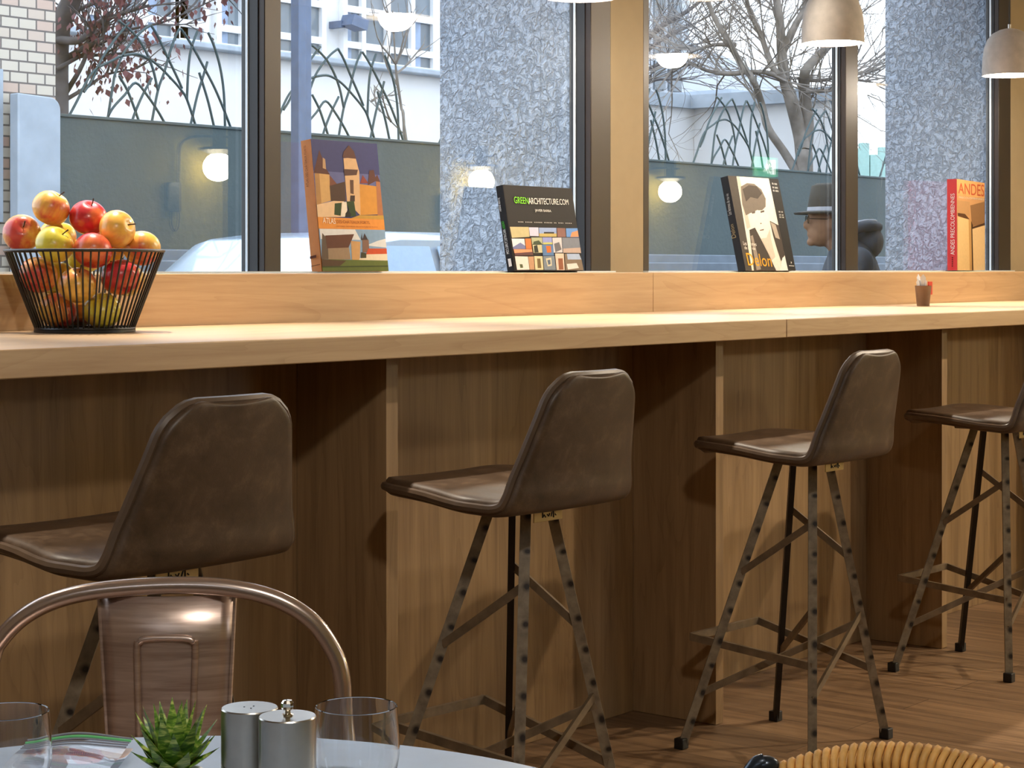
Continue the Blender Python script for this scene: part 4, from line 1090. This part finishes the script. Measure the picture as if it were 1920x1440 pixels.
# ------------------------------------------------------------------ trees
def twig(mb, p, d, L, r, depth, rr, spread=.7, up=.15):
    pts = [p]; dd = d.normalized(); n = 4
    for i in range(n):
        dd = (dd+Vector((rr.uniform(-1, 1), rr.uniform(-1, 1), rr.uniform(-1, 1)+up))*.22).normalized()
        pts.append(pts[-1]+dd*(L/n))
    mb.tube(pts, [r*(1-.6*i/n) for i in range(n+1)], 5 if r > .02 else 3, cap=False)
    if depth <= 0: return pts
    k = 3 if depth > 1 else 4
    for i in range(k):
        j = rr.randint(1, n); q = pts[j]
        nd = (dd+Vector((rr.uniform(-1, 1), rr.uniform(-1, 1), rr.uniform(-1, 1)))*spread).normalized()
        twig(mb, q, nd, L*rr.uniform(.5, .75), r*.5, depth-1, rr, spread, up)
    return pts
def tree(name, label, Z, limbs, mat, seed, tw=(10, .9, 2), leaf=None):
    rr = random.Random(seed); base = at_d(limbs[0][0][0][0], CY, Z); base.z = ZG
    t = thing(name, label, 'tree', base)
    first_ = True; twm = MB(); lv = MB(); tips = []
    for pts, r0, r1 in limbs:
        P = [at_d(x, y, Z+rr.uniform(-.15, .15)) for x, y in pts]
        if first_: P = [Vector((P[0].x, P[0].y, ZG))]+P
        sp_ = spline(P, 5); n = len(sp_); m = MB(); m.tube(sp_, [r0+(r1-r0)*i/(n-1) for i in range(n)], 8)
        m.build('trunk' if first_ else 'branch', mat, t, True, smooth=80)
        i0 = n//2 if first_ else n//5
        for q in range(tw[0]):
            i = rr.randint(i0, n-1); d = sp_[min(i+1, n-1)]-sp_[max(i-1, 0)]
            d = d.normalized()+Vector((rr.uniform(-1, 1), rr.uniform(-1, 1), rr.uniform(-.4, 1)))*.9
            tips.append(twig(twm, sp_[i], d, tw[1]*rr.uniform(.6, 1.2), max(.012, r1*.35), tw[2], rr))
        first_ = False
    twm.build('twigs', mat, t, True, smooth=80)
    return t, tips, rr
tree('bare_tree', 'big bare tree with forked grey trunk behind the portrait book', 21.5,
     [([(1508, 330), (1506, 285), (1500, 250), (1484, 190), (1472, 150), (1466, 100), (1462, 40), (1450, -40)], .11, .04),
      ([(1506, 300), (1514, 240), (1508, 165), (1512, 130), (1540, 100), (1575, 60), (1600, 10)], .085, .03),
      ([(1498, 330), (1470, 285), (1440, 240), (1428, 195), (1412, 150), (1388, 118), (1366, 80), (1338, 30), (1320, -20)], .05, .024),
      ([(1472, 150), (1448, 125), (1428, 70), (1405, 20), (1395, -30)], .04, .02), ([(1466, 100), (1490, 50), (1510, 10), (1520, -30)], .05, .02),
      ([(1394, 136), (1360, 138), (1325, 132), (1295, 120), (1260, 130)], .03, .012), ([(1394, 136), (1430, 135), (1455, 142), (1474, 156)], .025, .03), ([(1512, 150), (1545, 150), (1590, 140), (1650, 130)], .025, .012), ([(1512, 172), (1560, 168), (1600, 150), (1660, 160)], .025, .012),
      ([(1380, 84), (1340, 84), (1310, 92), (1270, 110)], .028, .01)], M_bark, 11, (13, 1.15, 2))
tree('leaning_tree', 'dark branches reaching in at the top left of the second window', 30.5,
     [([(1185, 300), (1190, 150), (1200, 90), (1240, 50), (1290, 20), (1340, -20)], .09, .02), ([(1195, 110), (1240, 75), (1290, 50), (1350, 20)], .04, .012), ([(1192, 140), (1235, 120), (1280, 90), (1320, 80)], .04, .012), ([(1190, 170), (1230, 150), (1270, 150)], .03, .012)], M_barkdark, 5, (14, 1.3, 2))
t_, tips, rr = tree('russet_tree', 'tree with russet leaves beside the brick building', 15.2,
     [([(104, 240), (106, 120), (112, 50), (130, 10), (150, -40)], .11, .07), ([(108, 75), (150, 75), (178, 50), (215, 30), (280, 10)], .035, .012), ([(106, 120), (140, 100), (175, 80), (195, 70)], .03, .012),
      ([(120, 180), (150, 130), (165, 90), (160, 60)], .022, .010), ([(105, 130), (160, 100), (230, 60), (310, 40), (400, 0)], .018, .006), ([(110, 195), (160, 165), (200, 140), (250, 130)], .018, .006), ([(112, 110), (170, 104), (210, 102), (250, 96)], .018, .006)], M_barkdark, 21, (6, .55, 1))
lv = MB()
for pts in tips:
    for p in pts[1:]:
        px, py = proj(p)
        for q in range(5):
            c = p+Vector((rr.gauss(0, .13), rr.gauss(0, .1), rr.gauss(0, .12)-.05)); a = rr.uniform(0, 6.28); s = rr.uniform(.02, .052)
            d = Vector((rr.uniform(-.6, .6), rr.uniform(-.4, .4), -1)).normalized(); sd = d.cross(Vector((math.cos(a), math.sin(a), 0))).normalized()*s*.5
            lv.quad(c, c+d*s*.6+sd, c+d*s*1.5, c+d*s*.6-sd)
lo = lv.build('foliage', M_leaf, t_, True, smooth=0); lo['kind'] = 'stuff'
t2, tips2, rr2 = tree('sapling', 'thin bare sapling rising behind the rod fence', 15.9, [([(758, 275), (752, 200), (744, 150), (740, 90), (736, 20)], .014, .006), ([(764, 275), (750, 180), (742, 120)], .010, .005), ([(756, 250), (720, 215), (690, 185)], .006, .004)], M_bark, 3, (3, .4, 1))

# ------------------------------------------------------------------ parked car
cpx = on_y(672, CY, 8.1)
car = thing('car', 'pale silver-blue parked car, only its roof showing', 'car', (cpx.x, 8.1, ZG))
M_paint = plain('pale_car_paint', rgb(186, 204, 222), .25, .3, nz=.03, coat=.6)
HR = 1.375-ZG
prof_c = [(-2.05, .35), (-2.1, .62), (-2.0, .84), (-1.35, .92), (-.72, HR-.04), (-.35, HR), (.25, HR), (.62, HR-.05), (1.25, .98), (1.95, .90), (2.08, .62), (2.05, .35)]
m = MB(); yw = lambda z: .86 if z < .95 else .86-.2*(z-.95)/(HR-.95)
vs = []; n = len(prof_c)
for sy in (-1, -.8, .8, 1):
    for x, z in prof_c: vs.append((x, sy*yw(z), z-(.03 if abs(sy) == 1 and z > .8 else 0)))
m.add(vs, [(j*n+i, j*n+(i+1) % n, (j+1)*n+(i+1) % n, (j+1)*n+i) for j in range(3) for i in range(n)]+[tuple(range(n)), tuple(range(3*n, 4*n))])
m.build('body', M_paint, car, smooth=50, bev=.02)
M_carglass = plain('car_window_glass', rgb(150, 178, 205), .08, nz=.05)
for sy in (-1, 1):
    for x0, x1, x2, x3 in ((-1.12, -.15, -.15, -.62), (-.08, .98, .48, -.08)):
        m = MB(); z0, z1 = .96, HR-.085
        m.prism([(x0, sy*(yw(z0)+.004), z0), (x1, sy*(yw(z0)+.004), z0), (x2, sy*(yw(z1)+.004), z1), (x3, sy*(yw(z1)+.004), z1)], (0, sy*.006, 0))
        m.build('side_window', M_carglass, car)
for sx in (-1.25, 1.3):
    for sy in (-1, 1):
        m = MB(); m.lathe([(0, -.1), (.3, -.1), (.31, -.08), (.31, .08), (.3, .1), (0, .1)], 28)
        m.v = [(v[0], v[2], v[1]) for v in m.v]; o = m.build('wheel', M_black, car); o.location = (sx, sy*.78, .312)

# ------------------------------------------------------------------ person outside
YP = 4.62
hc = on_y(1552, 414, YP)
pe_ = thing('person', 'person in a dark hooded jacket and hat reading outside the window', 'person', (hc.x, hc.y, ZG), math.atan2(-Rv.y, -Rv.x))
# local: +x is the way the person faces
zh = hc.z-ZG
M_skin = plain('skin', rgb(150, 112, 84), .6, nz=.08)
M_jacket = plain('dark_jacket_cloth', rgb(74, 78, 84), .85, nz=.15, nscale=30, bmp=.2)
def capsule(m, a, b, ra, rb, n=12):
    a, b = Vector(a), Vector(b); m.tube([a.lerp(b, t) for t in (0, .33, .67, 1)], [ra+(rb-ra)*t for t in (0, .33, .67, 1)], n); m.ball(a, ra, n, 8); m.ball(b, rb, n, 8)
def remesh(o, v, sm=3):
    r = o.modifiers.new('r', 'REMESH'); r.mode = 'VOXEL'; r.voxel_size = v; r.use_smooth_shade = True
    s = o.modifiers.new('s', 'SMOOTH'); s.iterations = sm; s.factor = .5
sh = zh-.15; TX = -.11
b = MB()
b.ball((0, 0, zh), (.098, .075, .118), 20, 14); b.ball((.035, 0, zh-.055), (.062, .055, .07), 16, 10); b.ball((.098, 0, zh-.02), (.022, .014, .024), 10, 8); b.ball((.083, 0, zh-.065), (.018, .026, .010), 10, 8); b.ball((.078, 0, zh-.102), (.024, .026, .020), 10, 8)
for s in (-1, 1):
    b.ball((-.005, s*.074, zh-.015), (.020, .012, .032), 10, 8); b.ball((.082, s*.03, zh+.008), (.012, .016, .009), 8, 6)
capsule(b, (-.02, 0, zh-.07), (TX, 0, sh-.03), .056, .066)
b.ball((TX, 0, sh-.14), (.11, .18, .19), 18, 12); b.ball((TX+.03, 0, sh-.38), (.105, .16, .18), 18, 12); b.ball((TX+.05, 0, sh-.52), (.11, .165, .12), 18, 12)
HND = []
for s in (-1, 1):
    S = Vector((TX, s*.19, sh-.05)); E = Vector((TX+.09, s*.235, sh-.33)); W = Vector((TX+.33, s*.12, sh-.24))
    capsule(b, S, E, .055, .042); capsule(b, E, W, .042, .028)
    hd = (W-E).normalized(); c = W+hd*.055; HND.append((c, s))
    b.ball(c, (.045, .016, .035), 12, 8)
    for f in range(4):
        q = c+hd*.03+Vector((0, 0, .026-.017*f)); ln = (.062, .07, .066, .052)[f]
        k1 = q+hd*ln*.55; k2 = k1+hd*ln*.3+Vector((0, -s*ln*.35, 0)); capsule(b, q, k1, .009, .0085, 8); capsule(b, k1, k2, .0085, .007, 8)
    capsule(b, c+Vector((-.01, 0, .03)), c+hd*.03+Vector((0, -s*.02, .055)), .011, .009, 8)
    hip = Vector((TX+.05, s*.09, sh-.56)); kn = Vector((.0+s*.05, s*.095, .50)); an = Vector((-.03+s*.05, s*.1, .09))
    capsule(b, hip, kn, .085, .058); capsule(b, kn, an, .055, .04); capsule(b, an+Vector((-.03, 0, -.05)), an+Vector((.15, 0, -.058)), .036, .03)
bo = b.build('body', M_skin, pe_); remesh(bo, .008, 2)
j = MB()
j.ball((TX, 0, sh-.16), (.145, .215, .22), 18, 12); j.ball((TX+.03, 0, sh-.42), (.14, .20, .24), 18, 12); j.ball((TX, 0, sh-.01), (.11, .17, .075), 16, 10)
for s in (-1, 1):
    S = Vector((TX, s*.19, sh-.05)); E = Vector((TX+.09, s*.235, sh-.33)); W = Vector((TX+.315, s*.127, sh-.246))
    capsule(j, S, E, .078, .062); capsule(j, E, W, .06, .043)
jo = j.build('jacket', M_jacket, pe_); remesh(jo, .014, 4)
hd_ = MB()
hd_.tube(spline([(.035, -.085, sh+.045), (.02, -.12, sh+.075), (-.06, -.125, sh+.10), (-.125, -.06, sh+.10), (-.145, 0, sh+.10), (-.125, .06, sh+.10), (-.06, .125, sh+.10), (.02, .12, sh+.075), (.035, .085, sh+.045)], 4), .026, 10)
hd_.ball((-.10, 0, sh+.03), (.075, .12, .085), 14, 10)
ho = hd_.build('hood', M_jacket, pe_, smooth=80); ho.location = (TX+.02, 0, .02)
MB().tube(spline([(.05, -.085, sh+.062), (.03, -.115, sh+.098), (-.06, -.12, sh+.126), (-.14, 0, sh+.128), (-.06, .12, sh+.126), (.03, .115, sh+.098), (.05, .085, sh+.062)], 4), .007, 8).build('hood_trim', plain('pale_trim', rgb(176, 178, 184), .7, nz=.1), ho)
MB().ball((-.045, 0, sh+.118), (.055, .075, .008), 12, 6).build('hood_lining', plain('burgundy_lining', rgb(96, 34, 48), .8, nz=.1), ho)
tr = MB()
for s in (-1, 1):
    hip = Vector((TX+.05, s*.09, sh-.56)); kn = Vector((s*.05, s*.095, .50)); an = Vector((-.03+s*.05, s*.1, .12)); capsule(tr, hip, kn, .1, .075); capsule(tr, kn, an, .074, .062)
tr.ball((TX+.05, 0, sh-.55), (.125, .18, .13), 16, 10)
to = tr.build('trousers', plain('dark_denim', rgb(52, 58, 74), .85, nz=.12), pe_); remesh(to, .014, 3)
for s in (-1, 1):
    m = MB(); an = Vector((-.03+s*.05, s*.1, .05)); capsule(m, an+Vector((-.04, 0, 0)), an+Vector((.17, 0, -.008)), .049, .04); o = m.build('shoe', M_black, pe_)
ht = MB(); M_hat = plain('dark_felt', rgb(70, 66, 58), .85, nz=.12)
ht.lathe([(.108, .035), (.10, .10), (.088, .165), (.06, .178), (0, .172)], 28, (-.01, 0, zh)); ht.lathe([(.100, .035), (.145, .030), (.150, .038), (.104, .046)], 28, (.012, 0, zh), True)
ht.build('hat', M_hat, pe_, smooth=60); 
MB().lathe([(.1095, .038), (.1065, .065), (.105, .065), (.107, .038)], 28, (-.01, 0, zh)).build('hat_band', plain('pale_trim', rgb(176, 178, 184), .7), pe_)
MB().ball((-.055, 0, zh-.015), (.062, .083, .095), 16, 10).build('hair', plain('dark_hair', rgb(48, 38, 30), .7, nz=.2), pe_)
gl = MB()
for s in (-1, 1):
    gl.tube([(.098, s*(.033+.022*math.cos(t)), zh+.006+.018*math.sin(t)) for t in [2*PI*i/16 for i in range(16)]], .0018, 5, True); gl.tube([(.096, s*.055, zh+.01), (-.01, s*.08, zh+.005)], .0016, 5)
gl.tube([(.099, -.011, zh+.008), (.099, .011, zh+.008)], .0016, 5); gl.build('glasses', M_black, pe_)
bt = MB(); bt.ball((TX+.02, -.216, sh-.12), (.009, .004, .009), 10, 6); bt.build('button', M_white, pe_)
# magazine held open
c0 = (HND[0][0]+HND[1][0])*.5
mg = thing('magazine', 'open white and red magazine held by the person outside', 'magazine', (0, 0, 0))
mg.location = pe_.matrix_basis @ (c0+Vector((.07, 0, .0))); mg.rotation_euler = pe_.rotation_euler
m = MB()
for s in (-1, 1): m.prism([(0, 0, -.12), (-.045, s*.145, -.12), (-.005, s*.145, .075), (.04, 0, .075)], (.004, 0, 0))
m.build('pages', M_white, mg)
m = MB()
for s in (-1, 1): m.prism([(.006, 0, -.125), (-.039, s*.15, -.125), (.001, s*.15, .08), (.046, 0, .08)], (.003, 0, 0))
m.build('magazine_cover', plain('red_cover', rgb(206, 70, 96), .4, nz=.06), mg)

# ================================================================== light
w = bpy.data.worlds.new('overcast_sky'); sc.world = w; w.use_nodes = True; nt = w.node_tree
bg = nt.nodes['Background']
tc = nt.nodes.new('ShaderNodeTexCoord'); sp3 = nt.nodes.new('ShaderNodeSeparateXYZ'); nt.links.new(tc.outputs['Generated'], sp3.inputs[0])
cl = noise(nt, tc.outputs['Generated'], 3, 4)
g1 = ramp(nt, sp3.outputs[2], [(0, (.9, .95, 1.0, 1)), (.35, (.80, .89, 1.0, 1)), (1, (.70, .83, 1.0, 1))])
nt.links.new(mixc(nt, math_n(nt, 'MULTIPLY', cl, .25), g1, (.95, .97, 1, 1)), bg.inputs[0]); bg.inputs[1].default_value = 3.7

WARM = (1, .88, .72)
def spot(loc, tgt, W, size, blend=.4, rad=.03, col=WARM, name='ceiling_and_fill_spot'):
    l = bpy.data.lights.new(name, 'SPOT'); l.energy = W; l.spot_size = math.radians(size); l.spot_blend = blend; l.shadow_soft_size = rad; l.color = col
    o = bpy.data.objects.new(name, l); COL.objects.link(o); o.location = loc
    o.rotation_euler = (Vector(tgt)-Vector(loc)).to_track_quat('-Z', 'Y').to_euler(); return o
for x in (1.5, 2.85, 4.1, 5.52, 6.85, 8.2):
    spot((x, 3.44, 2.82), (x, 2.98, 1.0), 300, 44, .9)
for x in (6.3, 7.9, 9.6):
    spot((x, .6, 2.87), (x-3.0, 2.9, .5), 215, 80, .8, .05, (1, .84, .64))  # added warm fill from the right, keeps the panels' left sides dark
spot((.4, -.2, 2.8), (1.6, 1.8, .6), 130, 80, .8, .1, (1, .93, .84))  # added fill spot to brighten the metal armchair
for x, lab in PX_:
    l = bpy.data.lights.new('pendant_bulb_light', 'POINT'); l.energy = 26; l.color = WARM; l.shadow_soft_size = .05
    o = bpy.data.objects.new('pendant_bulb_light', l); COL.objects.link(o); o.location = (x, 3.30, 1.93+.008)
sc.view_settings.view_transform = 'Standard'; sc.view_settings.look = 'None'; sc.view_settings.exposure = 0; sc.view_settings.gamma = 1
sc.view_settings.use_curve_mapping = False
cy = sc.cycles
cy.max_bounces = 14; cy.diffuse_bounces = 3; cy.glossy_bounces = 4; cy.transmission_bounces = 14; cy.transparent_max_bounces = 16
cy.caustics_reflective = False; cy.caustics_refractive = False; cy.sample_clamp_indirect = 6; cy.use_denoising = True
